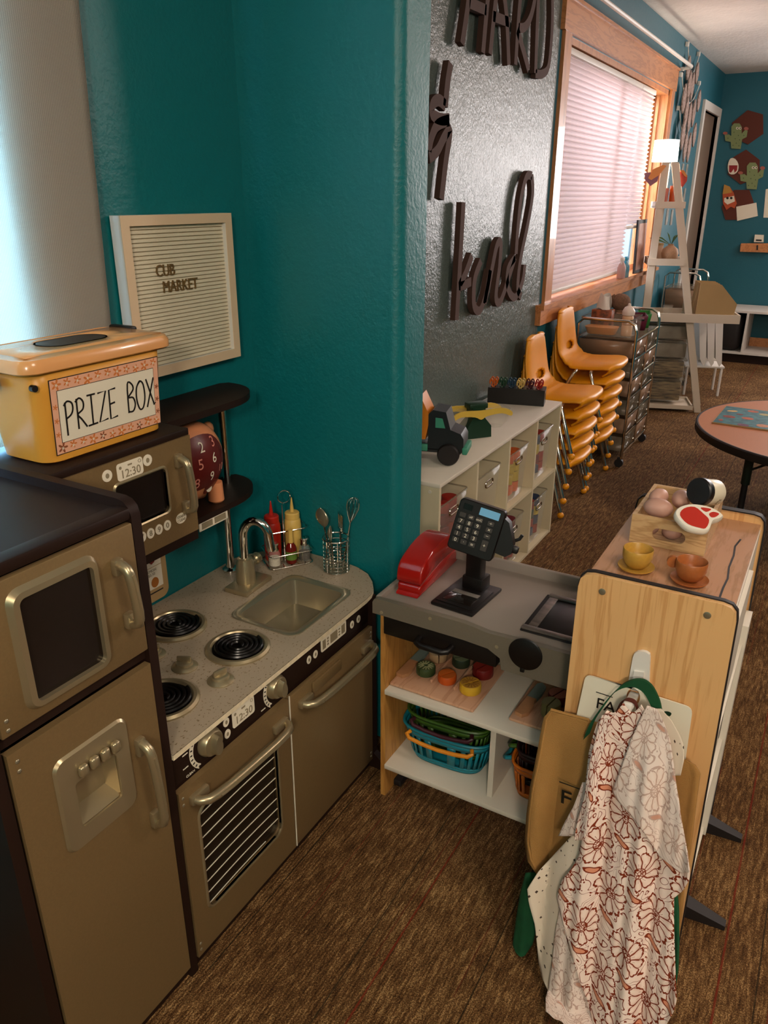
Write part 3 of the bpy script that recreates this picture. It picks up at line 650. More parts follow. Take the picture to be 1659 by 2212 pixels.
def flower(m, u, v, r, e=.0014):
    p = [(u + r * (.62 + .38 * cos(5 * a)) * cos(a), v + r * (.62 + .38 * cos(5 * a)) * sin(a)) for a in [2 * pi * i / 30 for i in range(30)]]
    m.add([(tubx(b) + e, a, b) for a, b in p], [tuple(range(30))])
random.seed(5)
def fl(u, v, r, mm, e=.0014): m = MB(); flower(m, u, v, r, e); m.build('flower_print', mm, lb)
for i in range(11):
    u = .852 + i * .0225
    for v in (1.198, 1.084): fl(u, v + random.uniform(-.003, .003), .0085 if i % 3 else .011, 'flower' if (i + (v > 1.1)) % 2 else ('brownp' if i % 4 == 0 else 'flower')); fl(u, v, .0035, 'labelwhite', .0016)
for v in (1.11, 1.135, 1.16): fl(.8455, v, .0055, 'flower'); fl(1.0825, v - .01, .0055, 'brownp')
# hand lettering PRIZE BOX
def glyphs():
    return {'P': [[(.1, -.1), (.1, .98)], [(.0, .88), (.25, 1.0), (.55, .92), (.6, .72), (.45, .55), (.1, .45)]],
            'R': [[(.1, 0), (.1, 1)], [(.0, .9), (.3, 1.0), (.55, .85), (.5, .62), (.12, .48), (.35, .3), (.7, .0)]],
            'I': [[(.05, 1), (.65, 1)], [(.35, 1), (.35, 0)], [(.0, 0), (.7, .02)]],
            'Z': [[(.05, .98), (.65, 1), (.05, .0), (.7, .05)]],
            'E': [[(.6, 1), (.1, .98), (.1, 0), (.65, .04)], [(.1, .5), (.5, .53)]],
            'B': [[(.1, 0), (.12, 1), (.45, .98), (.55, .78), (.15, .55), (.5, .5), (.65, .25), (.45, .03), (.05, .05)]],
            'O': [[(.35, 1), (.05, .8), (.0, .4), (.2, .03), (.5, .05), (.68, .4), (.6, .85), (.35, 1), (.15, .9)]],
            'X': [[(.05, 1), (.65, .02), (.75, .1)], [(.68, 1), (.05, 0)]]}
G = glyphs(); m = MB(); u = .862; hgt = .056
for ch in 'PRIZE BOX':
    if ch == ' ': u += .020; continue
    for st in G[ch]:
        pts = [(u + a * .031, 1.110 + b * hgt + (u - .86) * .02) for a, b in st]
        pts = crom(pts, 4) if ch in 'PRBO' else pts
        m.T = Matrix.Shear('XY', 4, (0, 0)); m.stroke([(a, b) for a, b in pts], .0032, 0, 0, .0006)
    u += .0245
vs = [(tubx(z) + .0018 + x, y, z) for x, y, z in m.v]; m.v = vs; m.build('lettering', 'ink', lb)
# piggy bank toy
t = thing('piggy_bank', 'peach pig-shaped bank with a maroon number face, on the middle shelf', 'toy bank', (-1.245, 1.245, .807))
M['pig'] = mat('peach_moulded_plastic', '#d98d60', .38, sss=.1); M['maroon'] = mat('maroon_print', '#5e1511', .35)
cx, cy, cz = -1.262, 1.262, .920
MB().ball((cx, cy, cz), (.062, .108, .098), 32).build('body', 'pig', t)
for yy in (-.05, .06):
    for xx in (.028, -.03): MB().lathe([(.017, 0), (.020, .004), (.018, .05)], (cx + xx, cy + yy, .807), 14).build('foot', 'pig', t)
MB().ball((cx - .01, cy + .092, cz + .055), (.012, .018, .02), 12).build('ear', 'pig', t)
face = MB(); A_ = MB(); B_ = MB()
def onpig(u, v, e): # u along y, v along z in ellipsoid tangent units
    s2 = 1 - (u / .108) ** 2 - (v / .098) ** 2
    return (cx + (.062 + e) * sqrt(max(s2, .02)), cy + u, cz + v)
outl = crom([(-.075, .02), (-.05, .06), (0, .072), (.05, .06), (.08, .02), (.082, -.02), (.06, -.045), (.045, -.07), (.02, -.078), (.0, -.07), (.005, -.055), (-.03, -.055), (-.07, -.04), (-.085, -.01)], 3, True)
nn = len(outl); rr = []
for k_ in range(7): rr.append([onpig(p[0] * (1 - k_ / 6.5), p[1] * (1 - k_ / 6.5), .0015) for p in outl])
face.loft(rr, cap=False); face.add(rr[-1], [tuple(range(nn))]); fc = face.build('number_face', 'maroon', t)
M['pinkline'] = mat('pink_outline_print', '#d98a78', .4)
for ch, u, v, s, mm in (('1', -.055, .028, .034, 'pinkline'), ('2', -.005, .045, .034, 'labelwhite'), ('3', .038, .048, .034, 'pinkline'), ('4', -.062, -.014, .036, 'labelwhite'), ('5', -.018, .008, .036, 'pinkline'), ('6', .030, .012, .034, 'labelwhite'), ('7', .064, .014, .03, 'maroon'), ('8', -.03, -.036, .034, 'pinkline'), ('9', .018, -.030, .032, 'labelwhite'), ('10', .058, -.02, .026, 'pinkline')):
    g = MB().text(ch, s, FX @ Tr(u, v, 0), .0002)
    g.v = [onpig(y, z, .0028 + x * 1) for x, y, z in g.v]; g.build('number', mm, fc)
b = MB().prism(circ(cy + .018, cz - .062, .010, 16), 0, cx + .036, cx + .047).build('coin_button', 'labelwhite', t)
# price card
t = thing('price_card', 'brown board with red pepper and lemon price cards, under the microwave', 'price board', (-1.33, 1.12, .56))
T = Tr(-1.332, 0, 0)
MB(T).prism(rrect(1.0, 1.224, .572, .79, .022), 0, 0, .005).build('board', 'cardboard', t)
g = MB(T).box(.005, .0058, 1.06, 1.137, .595, .78).box(.005, .0058, 1.139, 1.207, .665, .722).box(.005, .0058, 1.139, 1.207, .606, .663).build('card', 'labelwhite', t)
M['redpep'] = mat('red_pepper_print', '#7d150f', .4); M['lemonp'] = mat('lemon_print', '#a9641c', .4)
MB(T).prism([(1.168, .680), (1.176, .672), (1.186, .676), (1.191, .690), (1.189, .702), (1.172, .703), (1.163, .694)], 0, .0058, .0064).build('pepper_print', 'redpep', t)
MB(T).prism(circ(1.181, .622, .012, 16, .0135), 0, .0058, .0064).build('lemon_print', 'lemonp', t)
MB(T).text('RED PEPPER\n$1.29', .0115, Tr(.0060, 1.173, .712) @ FX, .0004).text('LEMON\n$0.50', .010, Tr(.0060, 1.173, .65) @ FX, .0004).build('lettering', 'grime', t)
MB(T).box(.005, .0058, 1.125, 1.205, .594, .597).build('line', 'ink', t)
# condiment caddy and its bottles
CT = .557
t = thing('condiment_caddy', 'chrome wire caddy with a ring handle, holding bottles behind the tap', 'wire caddy', (-1.205, 1.545, CT + .001))
m = MB(); r = .0018
def wl(*p, rad=.0018, closed=False): m.tube([Vector(q) for q in p], rad, 6, closed)
ya, yb, xa, xb = 1.478, 1.585, -1.232, -1.135
# rotated frame aligned with the partition corner
TC = Tr(-1.200, 1.547, CT) @ Rt('Z', -34)
m = MB(TC)
for z in (.004, .040, .095):
    pts = rrect(-.045, .045 if z < .09 else .011, -.062, .062, .012, 3); m.tube([(x, y, z) for x, y in pts], .0017, 6, True)
for x, y in ((-.045, 0), (.045, -.03), (.045, .03), (-.045, .03), (-.045, -.03), (0, .053), (0, -.053)): m.tube([(x, y, .002), (x, y, .095 if x < 0 else .040)], .0016, 6)
for y in (-.04, -.02, 0, .02, .04): m.tube([(-.045, y, .004), (.045, y, .004)], .0014, 5)
m.tube([(0, -.006, .004), (0, -.006, .170), (0, 0, .176)], .0022, 8); m.tube([(0, -.0, .175)] + [(0, .0175 * sin(a) , .1925 - .0175 * cos(a)) for a in [2 * pi * i / 24 for i in range(1, 24)]] + [(0, .0, .175)], .0021, 8)
m.build('wire_rack', 'chrome', t)
M['ketchup'] = mat('ketchup_red_plastic', '#b02012', .35); M['mustard'] = mat('pale_mustard_plastic', '#d8b25e', .4)
def squeeze(x, y, h, mm, label, nm):
    t = thing(nm, label, 'squeeze bottle', (x, y, CT + .006)); s = h / .186
    MB().lathe([(.021, 0), (.023, .004), (.023, .05), (.024, .09), (.022, .108), (.0195, .112)], (x, y, CT + .007), 24).build('bottle', mm, t)
    MB().lathe([(.0205, .112), (.0205, .128), (.018, .131), (.006, .132), (.0048, .145), (.003, .16), (.0016, .172), (.001, .173)], (x, y, CT + .007), 20).build('nozzle_cap', mm, t)
q = TC @ Vector((-.0170, -.0335, 0)); squeeze(q.x, q.y, .18, 'ketchup', 'red ketchup bottle with a pointed nozzle, in the wire caddy', 'ketchup_bottle')
q = TC @ Vector((-.0170, .026, 0)); squeeze(q.x, q.y, .186, 'mustard', 'pale yellow squeeze bottle with a pointed nozzle, in the wire caddy', 'mustard_bottle')
M['sauce'] = mat('dark_red_glass', '#6b140c', .12, coat=.3); M['salt'] = mat('salt_grains', '#d9cdb8', .8, bump=.5, bs=400); M['pepperg'] = mat('peppercorn_fill', '#3a2c1e', .8, bump=.6, bs=400, var=.5, vs=200); M['lime'] = mat('green_label', '#5c7a2d', .5)
M['glass'] = mat('shaker_glass', '#f2efe6', .03, alpha=.12, spec=.9)
q = TC @ Vector((.026, .004, 0)); x, y = q.x, q.y; t = thing('hot_sauce_bottle', 'small red sauce bottle with a tall cream cap and green label', 'bottle', (x, y, CT + .007))
MB().lathe([(.014, 0), (.0155, .003), (.0155, .040), (.013, .050), (.008, .058), (.007, .062)], (x, y, CT + .007), 20).build('bottle', 'sauce', t)
MB().lathe([(.0075, .060), (.0078, .064), (.0065, .085), (.0072, .098), (.001, .0985)], (x, y, CT + .007), 16).build('cap', 'mustard', t)
MB().lathe([(.0157, .012), (.0157, .036)], (x, y, CT + .007), 20, cap=False).build('label', 'lime', t)
def shaker(x, y, fill, label, nm):
    t = thing(nm, label, 'shaker', (x, y, CT + .007))
    MB().lathe([(.015, 0), (.0165, .002), (.0165, .030), (.013, .042), (.0115, .046)], (x, y, CT + .007), 20).build('jar', 'glass', t)
    MB().lathe([(.0145, .002), (.0157, .003), (.0157, .024), (.001, .0245)], (x, y, CT + .007), 20).build('filling', fill, t)
    MB().lathe([(.0105, .044), (.012, .047), (.0105, .055), (.0125, .063), (.010, .066), (.001, .066)], (x, y, CT + .007), 18).build('lid', 'chrome', t)
q = TC @ Vector((.024, -.043, 0)); shaker(q.x, q.y, 'salt', 'glass shaker of white salt at the tap end of the wire caddy', 'salt_shaker')
q = TC @ Vector((.024, .043, 0)); shaker(q.x, q.y, 'pepperg', 'glass shaker of dark pepper at the far end of the wire caddy', 'pepper_shaker')
# utensil basket and its contents
ux, uy = -1.050, 1.570; UR = 1.34
t = thing('utensil_basket', 'round chrome wire basket standing on the speckled counter end', 'utensil holder', (ux, uy, CT))
m = MB(Tr(ux, uy, CT))
for i, z in enumerate((.003, .012, .022, .032, .042, .053, .064, .080)): m.tube([(.0345 * cos(a), .0345 * sin(a), z) for a in [2 * pi * k / 28 for k in range(28)]], .0012, 5, True)
m.tube([(.036 * cos(a), .036 * sin(a), .096) for a in [2 * pi * k / 28 for k in range(28)]], .002, 6, True)
for k in range(7): a = 2 * pi * k / 7; m.tube([(.0345 * cos(a), .0345 * sin(a), .002), (.0355 * cos(a), .0355 * sin(a), .096)], .0014, 5)
m.build('wire_basket', 'chrome', t); MB(Tr(ux, uy, CT)).lathe([(.033, .0005), (.033, .002), (.001, .002)], seg=24).build('base_plate', 'steel', t)
def utensil(nm, label, tip, head):
    a = Vector((ux + tip[3], uy + tip[4], CT + .006)); b = Vector((ux + tip[0], uy + tip[1], CT + tip[2]))
    t = thing(nm, label, 'toy utensil', tuple(a)); d = (b - a); k = a + d * .72
    MB().tube([a, k], .0024, 8).build('shaft', 'chrome', t)
    Tm = frame_to(k, b); L = d.length * .28; m = MB(Tm @ Matrix.Rotation(head[2] if len(head) > 2 else 0, 4, 'Z'))
    if head[0] == 'spoon': m.grid(lambda u, v: ((.017 * head[1] * sin(pi * v) ** .7 * cos(pi * u), -.008 * sin(pi * u) * sin(pi * v), v * L * 1.25)), 12, 12)
    elif head[0] == 'turner':
        for q in (-1, -.33, .33, 1): m.rbox(q * .014 - .0032, q * .014 + .0032, -.001, .001, L * .1, L * 1.1, .0008)
        m.rbox(-.018, .018, -.001, .001, 0, L * .2, .0008).rbox(-.018, .018, -.001, .001, L * 1.05, L * 1.2, .0008)
    elif head[0] == 'whisk':
        for q in range(5):
            an = pi * q / 5; m.tube([(.016 * sin(pi * s) * cos(an) * (1 if 1 else 1), .016 * sin(pi * s) * sin(an), L * 1.35 * (1 - abs(2 * s - 1) ** 1.6)) if 0 else (.017 * sin(2 * pi * s) * cos(an), .017 * sin(2 * pi * s) * sin(an), L * 1.4 * sin(pi * s)) for s in [j / 20 for j in range(21)]], .0009, 5)
    m.build('head', 'chrome' if head[0] != 'spoon' else 'steel', t, thick=.0012 if head[0] == 'spoon' else 0)
utensil('ladle', 'steel toy ladle leaning out of the wire basket towards the bottles', (-.038, -.012, .168, -.016, .004), ('spoon', 1.35, 1.4))
utensil('spatula', 'slotted steel toy turner standing in the middle of the wire basket', (.008, .010, .155, .004, .014), ('turner', 1, .9))
utensil('serving_spoon', 'steel toy spoon low in the wire basket behind the turner', (.000, -.026, .132, .002, -.016), ('spoon', .9, .4))
utensil('whisk', 'small wire whisk leaning out of the basket on the side near the telephone', (.040, .024, .190, .018, .002), ('whisk', 1))
# ---------------------------------------------------------------- letter board
t = thing('letter_board', 'white framed felt letter board reading cub market, hung on the teal wall', 'letter board', (-1.34, 1.36, 1.12))
LX = -1.306; M['felt'] = mat('cream_felt', '#d9cdb2', .95, bump=.2, bs=300); M['framew'] = mat('pale_wood_frame', '#dcbf9d', .5); M['framewhite'] = mat('white_frame_side', '#d8d4cc', .5)
fo = [(1.19, 1.463), (1.535, 1.463), (1.53, 1.12), (1.19, 1.12)]; fo = [(1.188, 1.12), (1.533, 1.12), (1.533, 1.462), (1.188, 1.462)]
fi = [(1.211, 1.142), (1.511, 1.142), (1.511, 1.441), (1.211, 1.441)]
fr = MB().ring(fo, fi, 0, -1.335, LX).build('frame', 'framewhite', t); MB().ring(fo, fi, 0, LX, LX + .0015).build('frame_face', 'framew', t)
pts = []
n = 34
for i in range(n): z = 1.142 + .299 * i / n; dzz = .299 / n; pts += [(LX - .016, z), (LX - .010, z + dzz * .15), (LX - .010, z + dzz * .85), (LX - .016, z + dzz)]
g = MB(); k = len(pts); g.add([(x, y, z) for y in (1.211, 1.511) for x, z in pts], [(i, i + 1, k + i + 1, k + i) for i in range(k - 1)]); g.build('felt_panel', 'felt', t, smooth=10)
M['goldletter'] = mat('bronze_letter_plastic', '#6b5330', .35)
tx = -1.3150
for ch, w_, (px, py) in (('CUB', .026, (357, 585)), ('MARKET', .026, (390, 617))):
    q = on(px, py, X, tx); MB().text(ch, .036, Tr(tx, q.y, q.z) @ FX, .004, sx=.82).build('lettering', 'goldletter', t)
# ---------------------------------------------------------------- checkout counter
t = C0 = thing('checkout_counter', 'toy checkout counter with grey tray top, black belt slot and white shelves', 'play counter', (-.58, 1.56, 0))
M['tray'] = mat('warm_grey_laminate', '#8b7f76', .4, var=.03); M['fascia'] = mat('grey_taupe_board', '#6e6557', .45, var=.03, vs=200)
x0, x1, yf, yb = -.842, -.330, 1.41, 1.745
c = MB()
c.rbox(x0 + .004, x1, yf + .01, yb - .01, .582, .592, .003); c.build('tray_top', 'tray', t)
# front rail: low at the till end, deeper at the belt end
poly = [(x0, .562), (x0, .592), (x0 + .004, .60), (x0 + .012, .604), (-.72, .604), (-.60, .604), (-.54, .596), (-.48, .598), (x1, .600), (x1, .512), (-.505, .512), (-.51, .54), (-.54, .556), (-.60, .560)]
MB().prism(poly, 1, yf, yf + .014).build('front_rail', 'fascia', t)
MB().rbox(x0, x1, yb - .014, yb, .56, .618, .004).build('back_rail', 'tray', t)
MB().rbox(x0, x0 + .014, yf + .014, yb - .014, .56, .603, .004).build('end_rail', 'tray', t)
for px, py in ((824, 1323), (929, 1336), (1073, 1397)):
    q = on(px, py, Y, yf); MB(Tr(*q)).cyl((0, -.0015, 0), (0, .001, 0), .0042, 14).build('screw_cover', 'grime', t)
M['honeywhite'] = M['white']
MB().box(-.826, -.812, yf + .012, yb - .02, 0, .56).build('side_panel', 'checkwood', t)
MB().box(-.344, -.330, yf + .012, yb - .02, 0, .56).build('side_panel', 'checkwood', t)
MB().box(-.812, -.344, yb - .032, yb - .022, .11, .56).build('back_panel', 'cardboard', t)
MB().rbox(-.812, -.344, yf + .006, yb - .034, .331, .345, .002).build('shelf', 'white', t)
MB().rbox(-.812, -.344, yf + .006, yb - .034, .096, .11, .002).build('shelf', 'white', t)
MB().box(-.532, -.518, yf + .035, yb - .034, .11, .331).build('divider', 'white', t)
dr = MB().rbox(-.815, -.52, yf + .006, yf + .26, .508, .560, .003).build('drawer', 'black', t)
MB().tube([(-.715, yf + .006, .528), (-.712, yf - .016, .526), (-.70, yf - .022, .525), (-.645, yf - .022, .525), (-.633, yf - .016, .526), (-.63, yf + .006, .528)], .0075, 10).build('drawer_pull', 'black', dr)
# round scanner window with its stub
q = on(1135, 1413, Y, yf - .002)
sc_ = MB(Tr(q.x, yf - .001, q.z) @ Rt('X', 90)).lathe([(.0385, 0), (.0385, .003), (.036, .0045), (.001, .0045)], seg=36).build('scan_disc', 'black', t)
MB().rbox(q.x - .009, q.x + .001, yf - .006, yf, q.z - .047, q.z - .036, .002).build('stub', 'black', sc_)
# belt slot with silver rollers
b = MB().rbox(-.486, -.335, 1.462, 1.652, .5925, .597, .003).build('conveyor', 'rubber', t)
MB().rbox(-.458, -.335, 1.482, 1.632, .597, .5985, .001).build('belt', 'black', b)
M['bar'] = mat('worn_silver_bar', '#7a706a', .35, .6, var=.25, vs=30, stretch=(1, 3, 1))
MB().rbox(-.484, -.335, 1.464, 1.480, .597, .603, .002).build('side_bar', 'bar', b); MB().rbox(-.478, -.335, 1.634, 1.650, .597, .603, .002).build('side_bar', 'bar', b)
MB().rbox(-.474, -.452, 1.482, 1.632, .597, .602, .002).build('end_bar', 'bar', b)
for xx in (-.79, -.35): MB().rbox(xx - .03, xx + .0, yf + .06, yb - .06, 0, .02, .004).build('foot', 'rubber', t)
# red telephone
t = thing('toy_telephone', 'glossy red toy telephone at the wall end of the checkout counter', 'telephone', (-.80, 1.6, .593))
def prof(y): # profile along length: (z_low, z_high, half width)
    return y
T = Tr(-.787, 1.600, .593) @ Rt('Z', 2)
lowp = [(-.108, 0), (.108, 0), (.112, .006), (.106, .040), (.06, .048), (-.02, .040), (-.06, .036), (-.112, .026), (-.113, .006)]
m = MB(T); rings = []
for i in range(len(lowp)): pass
def side_loft(m, prof, w0, w1):
    rings = []
    for s, w_ in ((-1, .86), (-.93, .97), (-.8, 1), (.8, 1), (.93, .97), (1, .86)):
        cy = sum(p[0] for p in prof) / len(prof); cz = sum(p[1] for p in prof) / len(prof)
        rings.append([(s * w0, cy + (p[0] - cy) * (.965 if abs(s) == 1 else 1), cz + (p[1] - cz) * (.86 if abs(s) == 1 else 1)) for p in prof])
    m.loft(rings)
side_loft(m, crom(lowp, 3, True), .031, 0); m.build('phone_base', 'red', t, smooth=60)
hs = [(-.112, .030), (-.114, .055), (-.100, .078), (-.06, .094), (0, .104), (.05, .102), (.09, .088), (.112, .066), (.112, .050), (.09, .044), (.0, .046), (-.06, .038)]
m = MB(T); side_loft(m, crom(hs, 3, True), .034, 0); m.build('handset', 'red', t, smooth=60)
# till on a post
t = thing('card_reader_till', 'black toy till with a keypad and blue screen on a post and square base', 'toy till', (-.64, 1.56, .592))
B0 = Tr(-.652, 1.545, .5928) @ Rt('Z', -4)
bs = MB(B0).rbox(-.057, .057, -.082, .075, 0, .010, .004).rbox(-.05, .05, -.07, .04, .010, .0125, .002).build('base', 'black', t)
M['scr'] = mat('glossy_black_panel', '#191411', .12, coat=.5); M['tape'] = mat('grey_tape', '#6d6660', .5, var=.1)
MB(B0).rbox(-.037, .037, -.058, -.012, .0125, .0135, .001).build('glossy_panel', 'scr', bs); MB(B0).rbox(-.036, .034, -.014, .002, .0125, .0142, .001).build('tape_strip', 'tape', bs)
MB(B0).rbox(-.028, .028, .02, .066, .010, .045, .004).rbox(-.021, .021, .022, .052, .04, .16, .004).build('post', 'black', t)
hq = on(1031, 1142, Y, 1.555)
HT = Tr(hq.x, hq.y, hq.z) @ Rt('Z', 8) @ Rt('Y', 11) @ Rt('X', -14)
hd = MB(HT).loft([[(a * sc_k, yy, b_ * sc_k) for a, b_ in rrect(-.056, .056, -.064, .062, .010)] for yy, sc_k in ((-.013, .96), (-.010, 1), (.012, 1), (.02, .9))]).rbox(-.04, .045, .015, .05, -.05, .04, .008).build('keypad_head', 'black', t)
FT = HT @ Tr(0, -.0135, 0) @ FY
M['lcd'] = mat('blue_lcd', '#6fa6c8', .3, emit=.12)
MB(FT).prism(rrect(-.004, .044, .036, .054, .001), 2, 0, .001).build('screen', 'lcd', hd)
MB(FT).prism(rrect(-.044, -.022, .038, .052, .001), 2, 0, .0008).build('solar_strip', 'scr', hd)
M['key'] = mat('grey_key', '#3a3532', .5)
rows = [['', 'off', 'on/C', '÷'], ['7', '8', '9', '×'], ['4', '5', '6', '−'], ['1', '2', '3', '+'], ['0', '·', '=', '']]
for i, r_ in enumerate(rows):
    for j, ch in enumerate(r_):
        if i == 4 and j == 3: continue
        x = -.040 + j * .0205 + (.008 if j == 3 else 0); z = .024 - i * .0155; hh = .011
        if i == 3 and j == 3: z -= .008; hh = .026
        kk = MB(FT).prism(rrect(x - .0075, x + .0075, z - hh / 2, z + hh / 2, .0015), 2, 0, .0022).build('key', 'key', hd)
        if ch: MB(FT).text(ch, .0125 if len(ch) < 2 else .0075, Tr(x, z, .0026), .0004).build('lettering', 'labelwhite', kk)
gq = HT @ Vector((.075, .02, -.005))
g = MB(HT).loft([[(x_, yy, z_) for x_, z_ in [(.045, .05), (.068, .038), (.092, -.008), (.094, -.03), (.082, -.042), (.05, -.040)]] for yy in (-.005, .03)]).rbox(.088, .106, .005, .02, -.03, -.012, .004).tube([(.092, .012, 0), (.1, .012, .006), (.104, .012, .018)], .004, 8).build('card_slot', 'black', hd)

# ---------------------------------------------------------------- boards, cutting fruit, baskets on the checkout shelves
def cutboard(cx, cy, z, w_, d_, rz, label, rails):
    t = thing('cutting_board', label, 'cutting board', (cx, cy, z), radians(rz))
    T = Matrix(); m = MB(wmat(t)); hw, hd_ = w_ / 2, d_ / 2
    m.rbox(-hw, hw, -hd_, hd_, .0005, .010, .004)
    m.build('base', 'board', t)
    for k_ in rails: MB(wmat(t)).rbox(k_ - cx - .0035, k_ - cx + .0035, -hd_ + .05, hd_ - .004, .0095, .019, .002).build('rail', 'board', t)
    return t
Z1 = .3465
cutboard(-.693, 1.545, Z1, .232, .215, 0, 'wooden cutting board holding six cut toy foods, at the wall end of the shelf', (-.716, -.652))
cutboard(-.421, 1.555, Z1, .146, .20, 0, 'pale wooden cutting board with two cut toy fruits, near the maple stand', (-.372,))
M['blade'] = mat('grey_blue_print', '#6f807c', .5); M['woodk'] = mat('knife_wood', '#b07e58', .5, var=.08, vs=40)
def knife(cx, cy, z, rz, label):
    t = thing('wooden_knife', label, 'toy knife', (cx, cy, z), radians(rz)); T = wmat(t)
    hnd = [(-.013, -.075), (.006, -.078), (.016, -.062), (.016, -.03), (.010, -.012), (.012, -.002), (-.013, -.002)]
    bl = [(-.013, -.002), (.012, -.002), (.014, .03), (.012, .06), (-.004, .072), (-.013, .06)]
    MB(T).prism(hnd, 2, 0, .010).build('handle', 'woodk', t); MB(T).prism(bl, 2, 0, .009).build('blade', 'blade', t)
knife(-.794, 1.545, Z1 + .0108, 0, 'wooden toy knife with grey blade on the six-food board'); knife(-.468, 1.545, Z1 + .0108, -3, 'wooden toy knife with grey blade on the pale two-fruit board')
def food(nm, label, x, y, r, h, mside, mtop, rz=20, z=Z1 + .0108, detail=None, cat='toy food'):
    t = thing(nm, label, cat, (x, y, z), radians(rz)); T = wmat(t)
    for s in (-1, 1):
        pr = [(s * .0015, -r)] + [(s * (.0015 + (r - .0015) * sin(pi * i / 10)), -r * cos(pi * i / 10)) for i in range(1, 10)] + [(s * .0015, r)]
        m = MB(T); m.loft([[(a * k_, b_ * k_, zz) for a, b_ in pr] for zz, k_ in ((0, .93), (h * .12, 1), (h * .85, 1), (h, .94))])
        hf = m.build('half', mside, t)
        m = MB(T); m.prism([(a * .9 + s * .0004, b_ * .9) for a, b_ in pr], 2, h, h + .0008); m.build('cut_face', mtop, hf)
        if detail:
            m = MB(T)
            for i in range(7):
                a = radians(-80 + 160 * i / 6); m.stroke([(s * (r * .18 * cos(a) + .002), r * .18 * sin(a)), (s * (r * .74 * cos(a) + .002), r * .74 * sin(a))], r * .12, 2, h + .0008, h + .0013)
            m.build('segments', detail, hf)
    return t
P = lambda n, c, **k: M.setdefault(n, mat(n, c, .45, **k))
P('mushroom', '#a98a66'); P('mushroom_top', '#c2a888'); P('dkgreen', '#26301f'); P('cuke_top', '#6d7457'); P('tomato', '#6e1512'); P('tomato_top', '#8a2a20'); P('kiwi', '#3b4a28'); P('kiwi_top', '#55603a'); P('kiwi_line', '#b9b98c')
P('carrot', '#c9561a'); P('carrot_top', '#d36a2a'); P('lemon', '#d6a92a'); P('lemon_top', '#c08d3a'); P('lemon_line', '#a06f2c'); P('pom', '#6b1a18'); P('pom_top', '#c47f70'); P('pear', '#7d7a4e'); P('pear_top', '#a9a37c')
food('toy_mushroom', 'beige cut mushroom beside the knife on the six-food board', -.7485, 1.594, .0245, .022, 'mushroom', 'mushroom_top', 30)
food('toy_cucumber', 'dark green cut cucumber slice at the back of the six-food board', -.684, 1.600, .0235, .024, 'dkgreen', 'cuke_top', -40)
food('toy_tomato', 'dark red cut tomato on the six-food board', -.616, 1.585, .027, .026, 'tomato', 'tomato_top', -20)
food('toy_kiwi', 'green cut kiwi with pale star, front of the six-food board', -.7475, 1.520, .0250, .022, 'kiwi', 'kiwi_top', -15, detail='kiwi_line')
food('toy_carrot', 'orange cut carrot slice at the front middle of the six-food board', -.684, 1.515, .0235, .021, 'carrot', 'carrot_top', -30)
food('toy_lemon', 'yellow cut lemon at the front corner of the six-food board', -.616, 1.506, .0270, .024, 'lemon', 'lemon_top', -35, detail='lemon_line')
food('toy_pomegranate', 'pink and dark red cut fruit on the pale board', -.412, 1.570, .0245, .026, 'pom', 'pom_top', -20)
food('toy_pear', 'olive green cut pear on the pale board', -.411, 1.513, .023, .036, 'pear', 'pear_top', -10)
food('toy_eggplant', 'dark cut vegetable at the back edge of the pale board', -.412, 1.626, .025, .026, 'dkgreen', 'kiwi', 70)
M['bteal'] = mat('teal_basket_plastic', '#0f7f92', .4); M['bgreen'] = mat('green_basket_plastic', '#3b5e1a', .4); M['borange'] = mat('orange_basket_plastic', '#cf6a14', .4); M['bpurple'] = mat('plum_handle_plastic', '#3c1420', .4); M['horange'] = mat('orange_handle_plastic', '#d4841e', .4); M['bdark'] = mat('plum_basket_plastic', '#2a1418', .4); M['hteal'] = M['bteal']
def basket(x, y, z, rz, L, W_, Hh, body, hand, label, flip=1):
    t = thing('shopping_basket', label, 'basket', (x, y, z), radians(rz)); T = wmat(t); m = MB(T); n = 56
    def ring(k_, zz): return [(L / 2 * k_ * (abs(cos(a)) ** .55) * (1 if cos(a) >= 0 else -1), W_ / 2 * k_ * (abs(sin(a)) ** .55) * (1 if sin(a) >= 0 else -1), zz) for a in [2 * pi * (i + .25) / n for i in range(n)]]
    zs = [(.76, .001), (.80, .012), (.83, .02), (.94, Hh * .78), (.97, Hh * .92), (1.0, Hh)]
    R_ = [ring(*q) for q in zs]
    for a in range(len(R_) - 1):
        vs = R_[a] + R_[a + 1]
        fs = [(i, (i + 1) % n, n + (i + 1) % n, n + i) for i in range(n) if a != 2 or i % 2 == 0]
        m.add(vs, fs)
    m.add(R_[0], [tuple(range(n))])
    m.build('basket_body', body, t, thick=.003)
    MB(T).tube(ring(1.0, Hh), .004, 6, True).build('rim', body, t)
    for s in (1, -1):
        pts = [(-L * .34, s * W_ * .5, Hh - .004), (-L * .36, s * (W_ * .5 + .012), Hh - .006)] + [(L * .36 * u, s * (W_ * .5 + .018), Hh - .010 - .012 * (1 - u * u)) for u in (-.9, -.5, 0, .5, .9)] + [(L * .36, s * (W_ * .5 + .012), Hh - .006), (L * .34, s * W_ * .5, Hh - .004)]
        hm = MB(T).tube(pts, .0055, 8).build('handle', hand, t)
    return t
basket(-.676, 1.548, .1112, 3, .250, .172, .105, 'bteal', 'horange', 'teal slotted basket with orange handles, under the nested stack')
basket(-.676, 1.550, .147, 3, .232, .154, .105, 'bgreen', 'bpurple', 'green slotted basket with plum handles nested in the teal one')
basket(-.432, 1.560, .1112, 90, .20, .118, .105, 'borange', 'bteal', 'orange slotted basket with teal handles, lowest of its stack')
basket(-.432, 1.560, .147, 90, .182, .100, .105, 'bdark', 'bgreen', 'plum slotted basket with green handles nested in the orange one')
